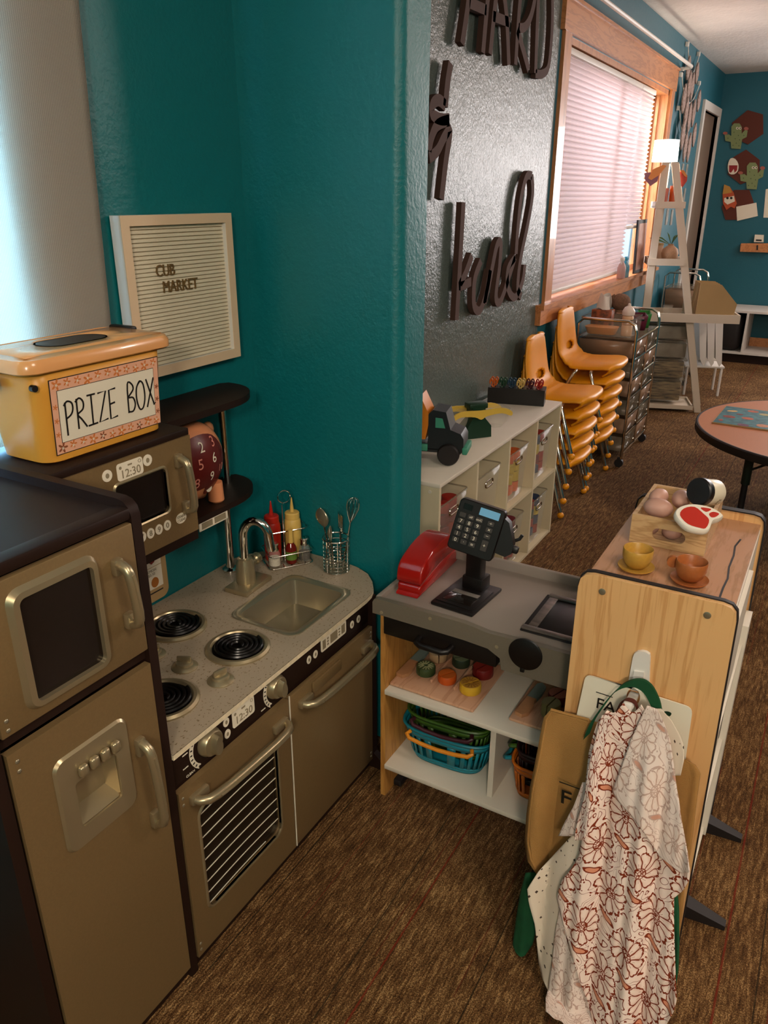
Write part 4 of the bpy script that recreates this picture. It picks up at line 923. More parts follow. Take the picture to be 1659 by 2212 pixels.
# ---------------------------------------------------------------- maple display stand
t = S0 = thing('display_stand', 'narrow maple stand with black edge bands and black feet beside the checkout', 'display stand', (-.19, 1.54, 0))
xl, xr, ya, yb = -.326, -.050, 1.302, 1.785
def pan(y): # end panel outline in x,z
    return [(xl, .02)] + [(xl, .02)] * 0 + [(xr + .012, .02), (xr, .820), (xr - .003, .838), (xr - .012, .848), (xr - .026, .851), (xl + .026, .851), (xl + .012, .848), (xl + .003, .838), (xl, .820)]
MB().prism(pan(0), 1, ya, ya + .012).build('front_panel', 'maple', t)
MB().prism([(x, z) for x, z in pan(0)], 1, yb - .014, yb).build('rear_panel', 'maple', t)
def band(y0, y1):
    o = pan(0); m = MB(); k = [(x + (.0012 if x > -.19 else -.0012), z + .0012 * (z > .8)) for x, z in o]
    pts = k[1:] + [k[0]]
    m.stroke([(x, z) for x, z in pts], .003, 1, y0, y1); return m
band(ya + .0105, ya + .020).build('edge_band', 'rubber', t); band(yb - .018, yb + .001).build('edge_band', 'rubber', t)
MB().box(xl + .006, xr - .008, ya + .012, yb - .014, .818, .830).build('top_board', 'mapley', t)
pts = [on(px, py, Z, .8305) for px, py in ((1554, 1293), (1562, 1270), (1572, 1250), (1575, 1225), (1585, 1200), (1588, 1180), (1600, 1165))]
MB().stroke([(p.x, p.y) for p in pts], .0035, 2, .8301, .8309).build('crack', 'ink', t)
MB().box(xl + .004, xl + .016, ya + .012, yb - .014, .03, .818).build('side_board', 'maple', t)
# ledges showing on the aisle side
for z, mm in ((.03, 'white'), (.30, 'white'), (.56, 'white')): MB().box(xl + .016, xr + .006, ya + .012, yb - .014, z, z + .012).build('shelf', mm, t)
MB().box(xr - .014, xr - .006, ya + .012, yb - .014, .03, .818).build('side_board', 'white', t)
MB().prism([(ya + .030, .02), (ya + .055, .02), (yb - .16, .74), (yb - .20, .80), (ya + .030, .80)], 0, xr - .006, xr + .002).build('sign_board', 'white', t)
MB().box(xr - .002, xr + .012, yb - .10, yb - .02, .02, .62).build('side_rail', 'white', t)
for px, py in ((1301, 1278), (1528, 1329)):
    q = on(px, py, Y, ya); s = MB(Tr(*q) @ Rt('X', 90)).lathe([(.0065, 0), (.0065, .0012), (.0045, .0018), (.001, .0018)], seg=18).build('screw', 'steel', t)
for yy in (1.447, 1.735):
    MB().loft([[(xr - .02, yy - .020, .0), (xr - .02, yy + .020, .0), (xr - .02, yy + .020, .040), (xr - .02, yy - .020, .040)], [(.043, yy - .010, 0), (.043, yy + .010, 0), (.043, yy + .010, .012), (.043, yy - .010, .012)]]).build('foot', 'rubber', t)
for yy in (1.44, 1.70): MB().rbox(xl - .0, xl + .05, yy - .015, yy + .015, 0, .03, .004).build('foot', 'rubber', t)
# crate
t = thing('wooden_crate', 'open wooden crate with a handle slot on the maple stand', 'crate', (-.21, 1.66, .830)); 
q = [on(1362, 1168, Z, .831), on(1529, 1203, Z, .831)]
cx0, cx1, cy0, cy1 = -.289, -.140, 1.535, 1.745; zc, hc = .8305, .062; th = .008
for nm, (a, b_, c_, d_) in (('side', (cx0, cx0 + th, cy0, cy1)), ('side', (cx1 - th, cx1, cy0, cy1)), ('end', (cx0 + th, cx1 - th, cy1 - th, cy1))): MB().box(a, b_, c_, d_, zc, zc + hc).build(nm + '_board', 'crate', t)
ov = rrect(-.245, -.180, zc + .016, zc + .041, .012); oo_ = resample_rect(cx0 + th, cx1 - th, zc, zc + hc, ov)
MB().ring(oo_, ov, 1, cy0, cy0 + th).build('end_board', 'crate', t); MB().box(cx0 + th, cx1 - th, cy0 + th, cy1 - th, zc, zc + .005).build('bottom', 'crate', t)
M['potato'] = mat('pink_beige_wood_paint', '#bd8f7e', .45, var=.04)
def spud(x, y, z, r, rot, label): t = MB(Tr(x, y, z) @ rot).ball((0, 0, 0), r, 22).build('toy_potato', 'potato', None); return tag(t, label, 'toy potato')
spud(-.246, 1.5725, .9015, (.030, .020, .020), Rt('Z', 4), 'pinkish toy potato at the front end of the crate, beside the steak')
spud(-.256, 1.6200, .9080, (.018, .025, .018), Rt('Z', -20), 'pinkish toy potato against the wall side of the crate, behind the front one')
spud(-.212, 1.6300, .9080, (.019, .029, .019), Rt('Z', 8), 'pinkish toy potato nearest the jar, topmost in the crate')
spud(-.258, 1.5700, .8570, (.020, .023, .016), Rt('Z', 0), 'toy potato mostly hidden low in the crate corner')
spud(-.212, 1.5720, .8570, (.021, .022, .018), Rt('Z', 0), 'toy potato low in the crate, seen through its handle slot')
M['steakred'] = mat('steak_red_paint', '#b8281a', .4); M['fat'] = mat('steak_white_paint', '#e6dccb', .4)
q = on(1509, 1121, Z, .914); t = thing('toy_steak', 'red and white toy steak leaning on the crate rim', 'toy meat', tuple(q))
T = Tr(*q) @ Rt('Z', 12) @ Rt('X', 22) @ Rt('Y', 8)
so = crom([(-.046, -.008), (-.040, .016), (-.014, .034), (.022, .036), (.045, .022), (.040, .010), (.026, -.002), (.018, -.030), (.0, -.038), (-.026, -.034)], 4, True)
MB(T).loft([[(a * k_, b_ * k_, z) for a, b_ in so] for z, k_ in ((-.008, .94), (-.005, 1), (.003, 1), (.006, .95))]).build('steak_slab', 'fat', t, smooth=50)
MB(T).prism(crom([(-.037, -.007), (-.030, .014), (-.010, .025), (.008, .010), (.018, -.004), (.012, -.028), (.0, -.031), (-.022, -.027)], 3, True), 2, .006, .0068).prism(crom([(.002, .027), (.022, .029), (.012, .018)], 3, True), 2, .006, .0068).prism(crom([(.018, .014), (.026, .022), (.037, .020), (.030, .009), (.022, .006)], 3, True), 2, .006, .0068).build('meat_print', 'steakred', t)
q = on(1514, 1062, Z, .944); t = thing('toy_jar', 'cream jar with a black lid lying in the crate', 'jar', tuple(q)); M['creamj'] = mat('cream_jar', '#dfd3ba', .4)
bd = (_r * .80 + Vector((_f.x, _f.y, 0)).normalized() * .50 + Vector((0, 0, -.22))).normalized(); T = frame_to(q, q + bd)
MB(T).lathe([(.001, .004), (.026, .004), (.027, .008), (.027, .046), (.024, .051), (.001, .052)], (0, 0, 0), 30).build('jar_body', 'creamj', t)
MB(T).lathe([(.001, -.010), (.026, -.010), (.0285, -.007), (.0285, .005), (.027, .007), (.001, .007)], (0, 0, 0), 30).build('lid', 'black', t)
MB(T @ Rt('Z', -60) @ Tr(0, -.0273, .032) @ FY).text('Rae', .011, Matrix(), .0004).build('lettering', 'grime', t)
M['banana'] = mat('toy_banana_yellow', '#c0952f', .45)
tag(MB(Tr(-.172, 1.640, .882) @ Rt('Z', -78)).tube([(-.036, 0, 0), (-.018, .005, .002), (.010, .005, .002), (.030, -.003, 0)], [.005, .008, .008, .005], 10).build('toy_banana', 'banana'), 'yellow toy banana between the potato and the jar in the crate', 'toy fruit')
# cups
M['cupy'] = mat('mustard_stoneware', '#b88a36', .4, coat=.15, var=.06, vs=200); M['cupo'] = mat('terracotta_stoneware', '#a05a2c', .4, coat=.15, var=.06, vs=200)
def cup(px, py, mm, lab, labs, ear):
    q = on(px, py, Z, .8305)
    t = thing('saucer', labs, 'saucer', tuple(q)); s = MB(Tr(*q)).lathe([(.018, 0), (.030, .002), (.0345, .0065), (.0345, .0085), (.0315, .0072), (.021, .0040), (.001, .0036)], seg=36).build('plate', mm, t)
    q2 = q + Vector((0, .0015, .0046))
    t = thing('teacup', lab, 'cup', tuple(q2))
    MB(Tr(*q2)).lathe([(.001, 0), (.015, 0), (.023, .008), (.0282, .022), (.0285, .038), (.0275, .0395), (.0262, .038), (.0258, .022), (.020, .009), (.001, .005)], seg=36).build('bowl', mm, t, smooth=60)
    if ear: MB(Tr(*(q2 + Vector((-.034, .006, .027)))) @ Rt('Z', 15)).cyl((0, -.004, 0), (0, .004, 0), .0115, 20).build('disc_handle', mm, t)
cup(1373, 1229, 'cupy', 'mustard yellow toy teacup on its saucer on the maple stand', 'mustard yellow saucer under the yellow teacup', False)
cup(1488, 1257, 'cupo', 'terracotta toy teacup with a disc handle on the maple stand', 'terracotta saucer under the brown teacup', True)
# ---------------------------------------------------------------- hook, sign card and hanging aprons
YS = 1.302
def fy(px, py, y=YS): q = on(px, py, Y, y); return (q.x, q.z)
t = thing('wall_hook', 'white adhesive hook stuck on the maple panel', 'hook', (-.19, 1.30, .66))
hp = [fy(*p) for p in ((1369, 1416), (1372, 1408), (1379, 1404), (1389, 1403), (1398, 1405), (1405, 1410), (1406, 1418), (1403, 1492), (1357, 1482))]
MB().prism(hp, 1, YS - .008, YS - .0003).build('backplate', 'whitepaint', t)
kp = [fy(1372, 1443), fy(1394, 1446), fy(1392, 1488), fy(1366, 1484)]
c_ = fy(1372, 1495)
MB().prism([(a, b_) for a, b_ in kp], 1, YS - .012, YS - .008).build('raised_pad', 'whitepaint', t)
MB().rbox(c_[0] - .009, c_[0] + .009, YS - .056, YS - .004, c_[1] - .004, c_[1] + .004, .003).rbox(c_[0] - .009, c_[0] + .008, YS - .062, YS - .053, c_[1] - .009, c_[1] + .012, .003).build('prong', 'whitepaint', t)
yc = YS - .0125
P4 = [fy(1266, 1455, yc), fy(1497, 1528, yc), fy(1478, 1662, yc), fy(1236, 1590, yc)]
def inset(P4, r):
    out = []
    for i in range(4):
        a, b_, c2 = Vector(P4[i - 1]), Vector(P4[i]), Vector(P4[(i + 1) % 4]); u = (a - b_).normalized(); v = (c2 - b_).normalized()
        for s in range(5): w_ = s / 4; out.append(tuple(b_ + u * r * (1 - w_) ** 2 + v * r * w_ ** 2))
    return out
t = thing('sign_card', 'white rounded card with black lettering, tucked behind the aprons on the hook', 'sign', (-.19, yc, .57))
hh_ = [(c_[0] + .0125 * cos(a), c_[1] - .002 + .019 * sin(a)) for a in [radians(135 - 18 * k - 9) for k in range(20)]]
MB().ring(inset(P4, .014), hh_, 1, yc - .002, yc).build('card', 'labelwhite', t)
ux_ = Vector(P4[1]) - Vector(P4[0]); an = atan2(ux_.y, ux_.x); k_ = fy(1297, 1522, yc - .003)
MB(Tr(k_[0], yc - .0026, k_[1]) @ Rt('Y', -math.degrees(an)) @ FY).text('FA', .034, Tr(.010, 0, 0), .0008).box(-.012, .020, .024, .0255, -.0003, .0005).build('lettering', 'ink', t)
k_ = fy(1443, 1540, yc - .003); MB(Tr(k_[0], yc - .0026, k_[1]) @ FY).prism(crom([(-.007, 0), (0, .003), (.006, .001), (.004, -.006), (-.001, -.005)], 3, True), 2, 0, .0006).build('motif', 'darkgreen', t)

def floral(name, ground, line, fill, scale, fade=0.0):
    "block printed flowers: petals, centre stipple, leaves and dots, laid out in brick order on the cloth's own UV"
    m, nt, b = new_mat(name); L = nt.links
    def mth(op, a, b_=None, c=None, clamp=False):
        n = N(nt, 'ShaderNodeMath', operation=op); n.use_clamp = clamp
        for i, v in enumerate((a, b_, c)):
            if v is None: continue
            if isinstance(v, (int, float)): n.inputs[i].default_value = v
            else: L.new(v, n.inputs[i])
        return n.outputs[0]
    tc = N(nt, 'ShaderNodeTexCoord'); nz = N(nt, 'ShaderNodeTexNoise', Scale=scale * 2.2, Detail=2.0); L.new(tc.outputs['UV'], nz.inputs['Vector'])
    s = N(nt, 'ShaderNodeSeparateXYZ'); L.new(tc.outputs['UV'], s.inputs[0]); sn = N(nt, 'ShaderNodeSeparateColor'); L.new(nz.outputs['Color'], sn.inputs[0])
    u = mth('MULTIPLY_ADD', s.outputs[0], scale * .78, 0.0); v = mth('MULTIPLY', s.outputs[1], scale)
    wu = mth('MULTIPLY_ADD', sn.outputs[0], .22, -.11); wv = mth('MULTIPLY_ADD', sn.outputs[1], .22, -.11)
    row = mth('FLOOR', v); off = mth('MULTIPLY', mth('MODULO', mth('ABSOLUTE', row), 2.0), .5)
    lu = mth('SUBTRACT', mth('FRACT', mth('ADD', mth('ADD', u, off), 50.0)), .5); lv = mth('SUBTRACT', mth('FRACT', mth('ADD', v, 50.0)), .5)
    x = mth('MULTIPLY', mth('ADD', lu, wu), 1.28); y = mth('ADD', lv, wv)
    r = mth('SQRT', mth('ADD', mth('MULTIPLY', x, x), mth('MULTIPLY', y, y))); th = mth('ARCTAN2', y, x)
    pet = mth('ABSOLUTE', mth('SINE', mth('MULTIPLY', th, 5.5)))            # 11 petals
    frill = mth('MULTIPLY', mth('ABSOLUTE', mth('SINE', mth('MULTIPLY', th, 16.5))), .025)
    R_ = mth('ADD', mth('MULTIPLY_ADD', mth('POWER', pet, .5), .12, .33), frill)
    outline = mth('LESS_THAN', mth('ABSOLUTE', mth('SUBTRACT', r, R_)), .024)
    inside = mth('LESS_THAN', r, R_)
    sep = mth('MULTIPLY', mth('MULTIPLY', mth('LESS_THAN', pet, mth('DIVIDE', .11, mth('ADD', r, .12))), inside), mth('GREATER_THAN', r, .12))
    vein = mth('MULTIPLY', mth('MULTIPLY', mth('LESS_THAN', mth('ABSOLUTE', mth('SINE', mth('MULTIPLY', th, 11.0))), .16), mth('LESS_THAN', r, .24)), mth('GREATER_THAN', r, .12))
    st = N(nt, 'ShaderNodeTexVoronoi', Scale=scale * 17); st.feature = 'DISTANCE_TO_EDGE'; L.new(tc.outputs['UV'], st.inputs['Vector'])
    cen = mth('MULTIPLY', mth('LESS_THAN', st.outputs['Distance'], .13), mth('LESS_THAN', r, .12)); cring = mth('LESS_THAN', mth('ABSOLUTE', mth('SUBTRACT', r, .125)), .010)
    # leaves and scrolls outside the flowers
    nw = N(nt, 'ShaderNodeTexNoise', Scale=scale * 1.6, Detail=1.0, Distortion=1.2); L.new(tc.outputs['UV'], nw.inputs['Vector'])
    outside = mth('GREATER_THAN', r, mth('ADD', R_, .035))
    sc1 = mth('PINGPONG', mth('MULTIPLY', nw.outputs['Fac'], 1.0), .060)
    scroll = mth('MULTIPLY', mth('LESS_THAN', sc1, .0075), outside)
    lx = mth('SUBTRACT', mth('FRACT', mth('ADD', mth('ADD', u, off), 50.5)), .5); ly = mth('SUBTRACT', mth('FRACT', mth('MULTIPLY_ADD', v, 1.0, 50.62)), .5)
    lr = mth('ADD', mth('MULTIPLY', mth('MULTIPLY', lx, lx), 28.0), mth('POWER', mth('MULTIPLY', mth('ADD', ly, mth('MULTIPLY', lx, .35)), 13.0), 2.0))
    leaf = mth('MULTIPLY', mth('LESS_THAN', lr, 1.0), outside); leafin = mth('MULTIPLY', mth('LESS_THAN', lr, .45), outside)
    dv = N(nt, 'ShaderNodeTexVoronoi', Scale=scale * 5.5); L.new(tc.outputs['UV'], dv.inputs['Vector']); dots = mth('MULTIPLY', mth('LESS_THAN', dv.outputs['Distance'], .13), outside)
    ink = outline
    for q in (sep, vein, cen, cring, scroll, leaf, dots): ink = mth('MAXIMUM', ink, q)
    shade = mth('MULTIPLY', mth('MULTIPLY', inside, mth('MULTIPLY_ADD', pet, -1.0, 1.0)), .55)
    g1 = N(nt, 'ShaderNodeMix', data_type='RGBA'); g1.inputs[6].default_value = lin(ground) + (1,); g1.inputs[7].default_value = lin(fill) + (1,); L.new(shade, g1.inputs[0])
    g2 = N(nt, 'ShaderNodeMix', data_type='RGBA'); L.new(mth('MULTIPLY', ink, 1.0 - fade), g2.inputs[0]); L.new(g1.outputs[2], g2.inputs[6]); g2.inputs[7].default_value = lin(line) + (1,)
    g3 = N(nt, 'ShaderNodeMix', data_type='RGBA'); L.new(mth('MULTIPLY', leafin, 1.0 - fade), g3.inputs[0]); L.new(g2.outputs[2], g3.inputs[6]); g3.inputs[7].default_value = lin('#cf8a6c') + (1,)
    L.new(g3.outputs[2], b.inputs['Base Color']); b.inputs['Roughness'].default_value = .9; b.inputs['Specular IOR Level'].default_value = .2
    w = N(nt, 'ShaderNodeTexNoise', Scale=900.0); L.new(tc.outputs['UV'], w.inputs['Vector']); bp = N(nt, 'ShaderNodeBump', Strength=.12, Distance=.001); L.new(w.outputs['Fac'], bp.inputs['Height']); L.new(bp.outputs[0], b.inputs['Normal'])
    return m
M['floral'] = floral('block_print_floral_cotton', '#ead3c6', '#7a2f16', '#c98f74', 11.5); M['floralback'] = floral('floral_cotton_reverse', '#e0cdc2', '#8a5a46', '#cfae9c', 11.5, .45)
def dotted():
    m, nt, b = new_mat('cream_cotton_with_dots'); L = nt.links; tc = N(nt, 'ShaderNodeTexCoord')
    v = N(nt, 'ShaderNodeTexVoronoi', Scale=62.0, Randomness=.6); v.distance = 'MANHATTAN'; L.new(tc.outputs['UV'], v.inputs['Vector'])
    c = N(nt, 'ShaderNodeMath', operation='LESS_THAN'); c.inputs[1].default_value = .24; L.new(v.outputs['Distance'], c.inputs[0])
    mx = N(nt, 'ShaderNodeMix', data_type='RGBA'); L.new(c.outputs[0], mx.inputs[0]); mx.inputs[6].default_value = lin('#d6c6b2') + (1,); mx.inputs[7].default_value = lin('#3d2a1e') + (1,)
    L.new(mx.outputs[2], b.inputs['Base Color']); b.inputs['Roughness'].default_value = .9; return m
M['dotted'] = dotted()
# aprons hang in one bundle; each cloth has rows given as (row height on the photo, edge, edge) and its own distance
def ydist(py, base):                                    # how far the bundle swings out towards the room as it nears the floor
    k = max(0, (py - 1540) / 672.0); return base - .16 * k ** 1.2
def hang(px, py):                                       # one set of folds shared by every layer, so the cloths lie on each other
    k = min(1, max(0, (py - 1570) / 170.0)); w = px + .10 * (py - 1540)
    return k * (-.013 + .0085 * sin(w / 19.0) + .0040 * sin(w / 9.2 + 1.3) + .0015 * sin(w / 4.6 + .5))
def cloth(rows, base, nu=44, nv=60, folds=None, uvs=None, droop=0, top=0):
    ys = [r[0] for r in rows]
    def f(u, v):
        py = ys[0] + (ys[-1] - ys[0]) * v; i = max(k for k in range(len(rows) - 1) if ys[k] <= py + 1e-6); a, c = rows[i], rows[i + 1]; t_ = (py - a[0]) / (c[0] - a[0])
        l = lerp(a[1], c[1], t_); r = lerp(a[2], c[2], t_); tl = lerp(a[3] if len(a) > 3 else 0, c[3] if len(c) > 3 else 0, t_)
        px = lerp(l, r, u); pp = py + tl * (u - .5) + top * (1 - v) ** 8 * (abs(sin(2.5 * pi * u + .4)) + .6 * abs(2 * u - 1) ** 3)
        q = on(px, pp, Y, ydist(pp, base) + hang(px, pp))
        z = max(q.z, .004 + (1.30 - base) * .45)
        return ((q.x, q.y, z), (q.x * 1.0 + (u - .5) * .06, q.z * 1.15 + .1 * (EYE.y - q.y)))
    return f
t = thing('canvas_apron', 'tan canvas apron curling out behind the flowered one on the hook', 'apron', (-.2, 1.28, .03))
rows = [(1548, 1190, 1300, 30), (1600, 1174, 1500, 100), (1650, 1160, 1512, 40), (1700, 1146, 1508), (1760, 1138, 1500), (1820, 1134, 1493), (1860, 1140, 1486), (1890, 1160, 1480), (1960, 1240, 1474), (2060, 1270, 1462)]
def tanf(u, v): return cloth(rows, 1.279)(u, v)
m = MB().grid(tanf, 30, 44); m.build('canvas', 'tan', t, thick=.003)
hem = [tanf(.02, v / 30)[0] for v in range(0, 25)]; MB().tube(hem, .003, 6).build('hem', 'tan', t)
hem = [tanf(u / 20, .0)[0] for u in range(0, 16)]; MB().tube(hem, .003, 6).build('hem', 'tan', t)
q = on(1222, 1725, Y, ydist(1725, 1.2765) + hang(1222, 1725) - .004); MB(Tr(*q) @ Rt('X', 8) @ FY).text('F', .055, Matrix(), .0008).box(-.015, .03, .04, .042, 0, .0008).build('lettering', 'khaki', t)
t = thing('green_apron', 'dark green apron showing only its neck loop and edges behind the flowered one', 'apron', (-.19, 1.27, .5))
lp = [on(px, py, Y, ydist(py, 1.2660) + hang(px, py)) for px, py in ((1268, 1590), (1280, 1560), (1300, 1530), (1318, 1506), (1338, 1486), (1360, 1476), (1382, 1476), (1400, 1488), (1412, 1508), (1420, 1530), (1424, 1560))]
m = MB(); m.loft([[tuple(p + Vector((dx, dy, dz))) for dx, dy, dz in ((-.006, -.003, -.010), (-.006, .003, -.010), (.005, .003, .010), (.005, -.003, .010))] for p in [Vector(v) for v in crom([tuple(p) for p in lp], 3)]]); m.build('neck_loop', 'green', t)
rows = [(1900, 1440, 1462), (1960, 1438, 1466), (2040, 1440, 1466), (2100, 1440, 1464), (2140, 1440, 1456)]; MB().grid(cloth(rows, 1.267), 6, 20).build('hanging_edge', 'green', t, thick=.003)
rows = [(1885, 1136, 1160), (1930, 1124, 1165), (1980, 1116, 1165), (2040, 1108, 1150), (2075, 1112, 1126)]; MB().grid(cloth(rows, 1.291), 10, 16).build('hanging_edge', 'green', t, thick=.003)
t = thing('strap_apron', 'brown apron straps looped over the prong of the white hook', 'apron', (-.19, 1.268, .6)); M['brownstrap'] = mat('rust_brown_cotton', '#5a2718', .9)
for yy_, hw_ in ((1.2600, .013), (1.2545, .0155)):
    top_ = c_[1] + .0095
    P_ = [(c_[0] - hw_ - .012, top_ - .052), (c_[0] - hw_ - .004, top_ - .026), (c_[0] - hw_, top_ - .010), (c_[0] - hw_ * .6, top_ - .001), (c_[0], top_ + .001), (c_[0] + hw_ * .6, top_ - .001), (c_[0] + hw_, top_ - .010), (c_[0] + hw_ + .004, top_ - .026), (c_[0] + hw_ + .012, top_ - .052)]
    m = MB(); m.loft([[(a + dx, yy_ + dy, b_ + dz) for dx, dy, dz in ((-.0015, -.0018, -.0015), (-.0015, .0018, -.0015), (.0015, .0018, .0015), (.0015, -.0018, .0015))] for a, b_ in crom(P_, 3)]); m.build('strap', 'brownstrap', t)
t = thing('dotted_apron', 'cream apron with small dark dots hanging behind the flowered one', 'apron', (-.2, 1.25, .03))
rows = [(1542, 1345, 1392), (1560, 1330, 1400), (1700, 1290, 1400), (1800, 1240, 1400), (1880, 1165, 1400), (1920, 1139, 1400), (1950, 1142, 1400), (2000, 1156, 1380), (2080, 1164, 1370), (2150, 1178, 1360), (2212, 1190, 1350), (2300, 1195, 1350)]
MB().grid(cloth(rows, 1.2470), 40, 60).build('apron_cloth', 'dotted', t, thick=.0015)
rows = [(1531, 1408, 1428), (1550, 1406, 1452, 16), (1580, 1410, 1468, 12), (1610, 1420, 1477), (1640, 1440, 1478), (1675, 1456, 1470)]
MB().grid(cloth(rows, 1.2500), 16, 24).build('apron_bib', 'dotted', t, thick=.0015)
t = thing('floral_apron', 'white apron block-printed with rust red flowers, draped from the hook to the floor', 'apron', (-.16, 1.22, .03))
rows = [(1518, 1312, 1410, 8), (1545, 1292, 1424, 6), (1575, 1283, 1438, 6), (1620, 1272, 1450), (1680, 1266, 1458), (1760, 1262, 1468), (1800, 1258, 1478), (1850, 1250, 1484), (1880, 1232, 1490), (1900, 1214, 1489), (1925, 1206, 1474), (1940, 1203, 1456), (1980, 1212, 1456), (2050, 1230, 1457), (2120, 1252, 1459), (2160, 1268, 1461), (2185, 1276, 1455), (2212, 1280, 1440), (2300, 1290, 1400)]
MB().grid(cloth(rows, 1.2330, top=20), 56, 100).build('apron_cloth', 'floral', t, thick=.0015)
rows = [(1528, 1398, 1420, 8), (1560, 1380, 1434), (1600, 1362, 1448), (1650, 1345, 1455), (1710, 1322, 1463), (1725, 1330, 1466), (1760, 1362, 1470), (1800, 1392, 1478), (1850, 1425, 1486), (1885, 1470, 1489)]
MB().grid(cloth(rows, 1.2240), 30, 50).build('folded_flap', 'floralback', t, thick=.0015)
rows = [(1545, 1300, 1330), (1600, 1285, 1308), (1650, 1272, 1296), (1720, 1262, 1288), (1780, 1246, 1274), (1815, 1240, 1262)]
MB().grid(cloth(rows, 1.2180), 12, 40).build('rolled_edge', 'floral', t, thick=.0015)
rows = [(1690, 1258, 1268), (1740, 1240, 1265), (1780, 1218, 1262), (1806, 1206, 1256)]
MB().grid(cloth(rows, 1.2400), 14, 20).build('frayed_corner', 'floralback', t, thick=.0015)
rows = [(1950, 1212, 1226), (2010, 1200, 1240), (2080, 1192, 1262), (2150, 1182, 1275), (2212, 1172, 1280), (2300, 1165, 1285)]
MB().grid(cloth(rows, 1.2400), 24, 40).build('turned_panel', 'floralback', t, thick=.0015)
# ---------------------------------------------------------------- cubby shelf with clear bins and toys on top
t = thing('cubby_shelf', 'long white eight-hole cubby shelf against the grey wall', 'shelf unit', (-1.17, 2.73, 0))
cy = [2.108, 2.422, 2.735, 3.05, 3.362]; cxf, cxb, cz = -1.003, -1.327, .641; tt = .014
MB().rbox(cxb, cxf, cy[0], cy[4], cz - tt, cz, .002).build('top_board', 'white', t)
MB().box(cxb, cxf - .004, cy[0] + tt, cy[4] - tt, 0, tt).build('bottom_board', 'cream', t)
MB().box(cxb, cxf - .004, cy[0] + tt, cy[4] - tt, .312, .312 + tt).build('middle_board', 'cream', t)
for i, y in enumerate(cy):
    a = y if i == 0 else (y - tt if i == 4 else y - tt / 2); MB().box(cxb, cxf - .002, a, a + tt, 0 if i in (0, 4) else tt, cz - tt).build('upright', 'cream', t)
MB().box(cxb, cxb + .006, cy[0] + tt, cy[4] - tt, tt, cz - tt).build('back_board', 'cream', t)
q = on(929, 1049, Y, cy[0]); MB(Tr(q.x, cy[0], .61)).cyl((0, -.002, 0), (0, .001, 0), .006, 14).build('cam_cover', 'white', t)
TOYC = ['#8c1d14', '#c2571d', '#1c3d2c', '#b9a12e', '#2a3a56', '#c9c2b4', '#6a1d2a', '#7a8f3a']
for i, c in enumerate(TOYC): M['toy%d' % i] = mat('toy_block_colour_%s' % ['red', 'orange', 'green', 'yellow', 'navy', 'white', 'plum', 'lime'][i], c, .45)
def bin_(col, row, cols, fill, label, clabel):
    y0 = cy[col] + .035; y1 = cy[col + 1] - .045; z0 = tt + .003 if row == 0 else .312 + tt + .003; h = .215
    t = thing('clear_bin', label, 'storage bin', (-1.13, (y0 + y1) / 2, z0)); m = MB()
    xa, xb = -1.30, -1.018
    ir = lambda k, z: [(x, y, z) for x, y in rrect(xa + k, xb - k, y0 + k, y1 - k, .015, 3)]
    m.loft([ir(.014, z0), ir(.002, z0 + h)], cap=False); m.add(ir(.014, z0), [tuple(range(16))]); m.build('tub', 'clear', t, thick=.002)
    MB().tube(ir(.001, z0 + h), .003, 6, True).build('rim', 'smoke', t)
    yc_ = (y0 + y1) / 2; MB().tube([(xb - .002, p, q) for p, q in rrect(yc_ - .035, yc_ + .035, z0 + h - .060, z0 + h - .035, .012, 4)], .003, 6, True).build('handle_opening', 'chrome', t)
    if fill:
        rnd = random.Random(col * 7 + row)
        k0 = 0
        for lz in range(4 if fill > 7 else 2):
            for ly in range(3):
                for lx in range(2):
                    k = rnd.choice(cols); c = (xb - .052 - lx * .068, lerp(y0 + .050, y1 - .050, ly / 2), z0 + .030 + lz * .046); k0 += 1
                    m = MB(Tr(*c) @ Rt('Z', rnd.uniform(0, 90)))
                    if k0 % 3 == 0: m.rbox(-.0255, .0255, -.0205, .0205, -.020, .020, .005)
                    elif k0 % 3 == 1: m.ball((0, 0, 0), (.0315, .026, .0218), 12)
                    else: m.cyl((0, 0, -.021), (0, 0, .021), .028, 14)
                    tag(m.build('toy_piece', 'toy%d' % k), clabel, 'toy', 'toys in clear bin %s' % ('abcdefgh'[col + row * 4]))
bin_(0, 1, [0, 6, 5], 9, 'clear bin of red toys in the top cubby hole nearest the partition', 'red or plum toy piece heaped in the top bin nearest the partition')
bin_(1, 1, [5], 0, 'empty clear bin in the second hole of the top cubby row', '')
bin_(2, 1, [1, 3, 1], 10, 'clear bin of orange and yellow toys in the third top cubby hole', 'orange or yellow toy piece in the third bin of the top row')
bin_(3, 1, [0, 4, 5, 6, 3], 11, 'clear bin of mixed toys in the top cubby hole beside the chairs', 'mixed toy piece in the top bin beside the chair stacks')
bin_(0, 0, [5], 0, 'clear bin in the bottom cubby hole nearest the partition', '')
bin_(1, 0, [5, 3], 6, 'clear bin in the second hole of the bottom cubby row, behind the till', 'pale toy piece in the second bin of the bottom row')
bin_(2, 0, [0, 2, 6], 9, 'clear bin of red and green toys in the third bottom cubby hole', 'red, plum or green toy piece in the third bin of the bottom row')
bin_(3, 0, [2, 0, 3, 4], 11, 'clear bin of bright toys in the bottom cubby hole beside the chairs', 'bright toy piece in the bottom bin beside the chair stacks')
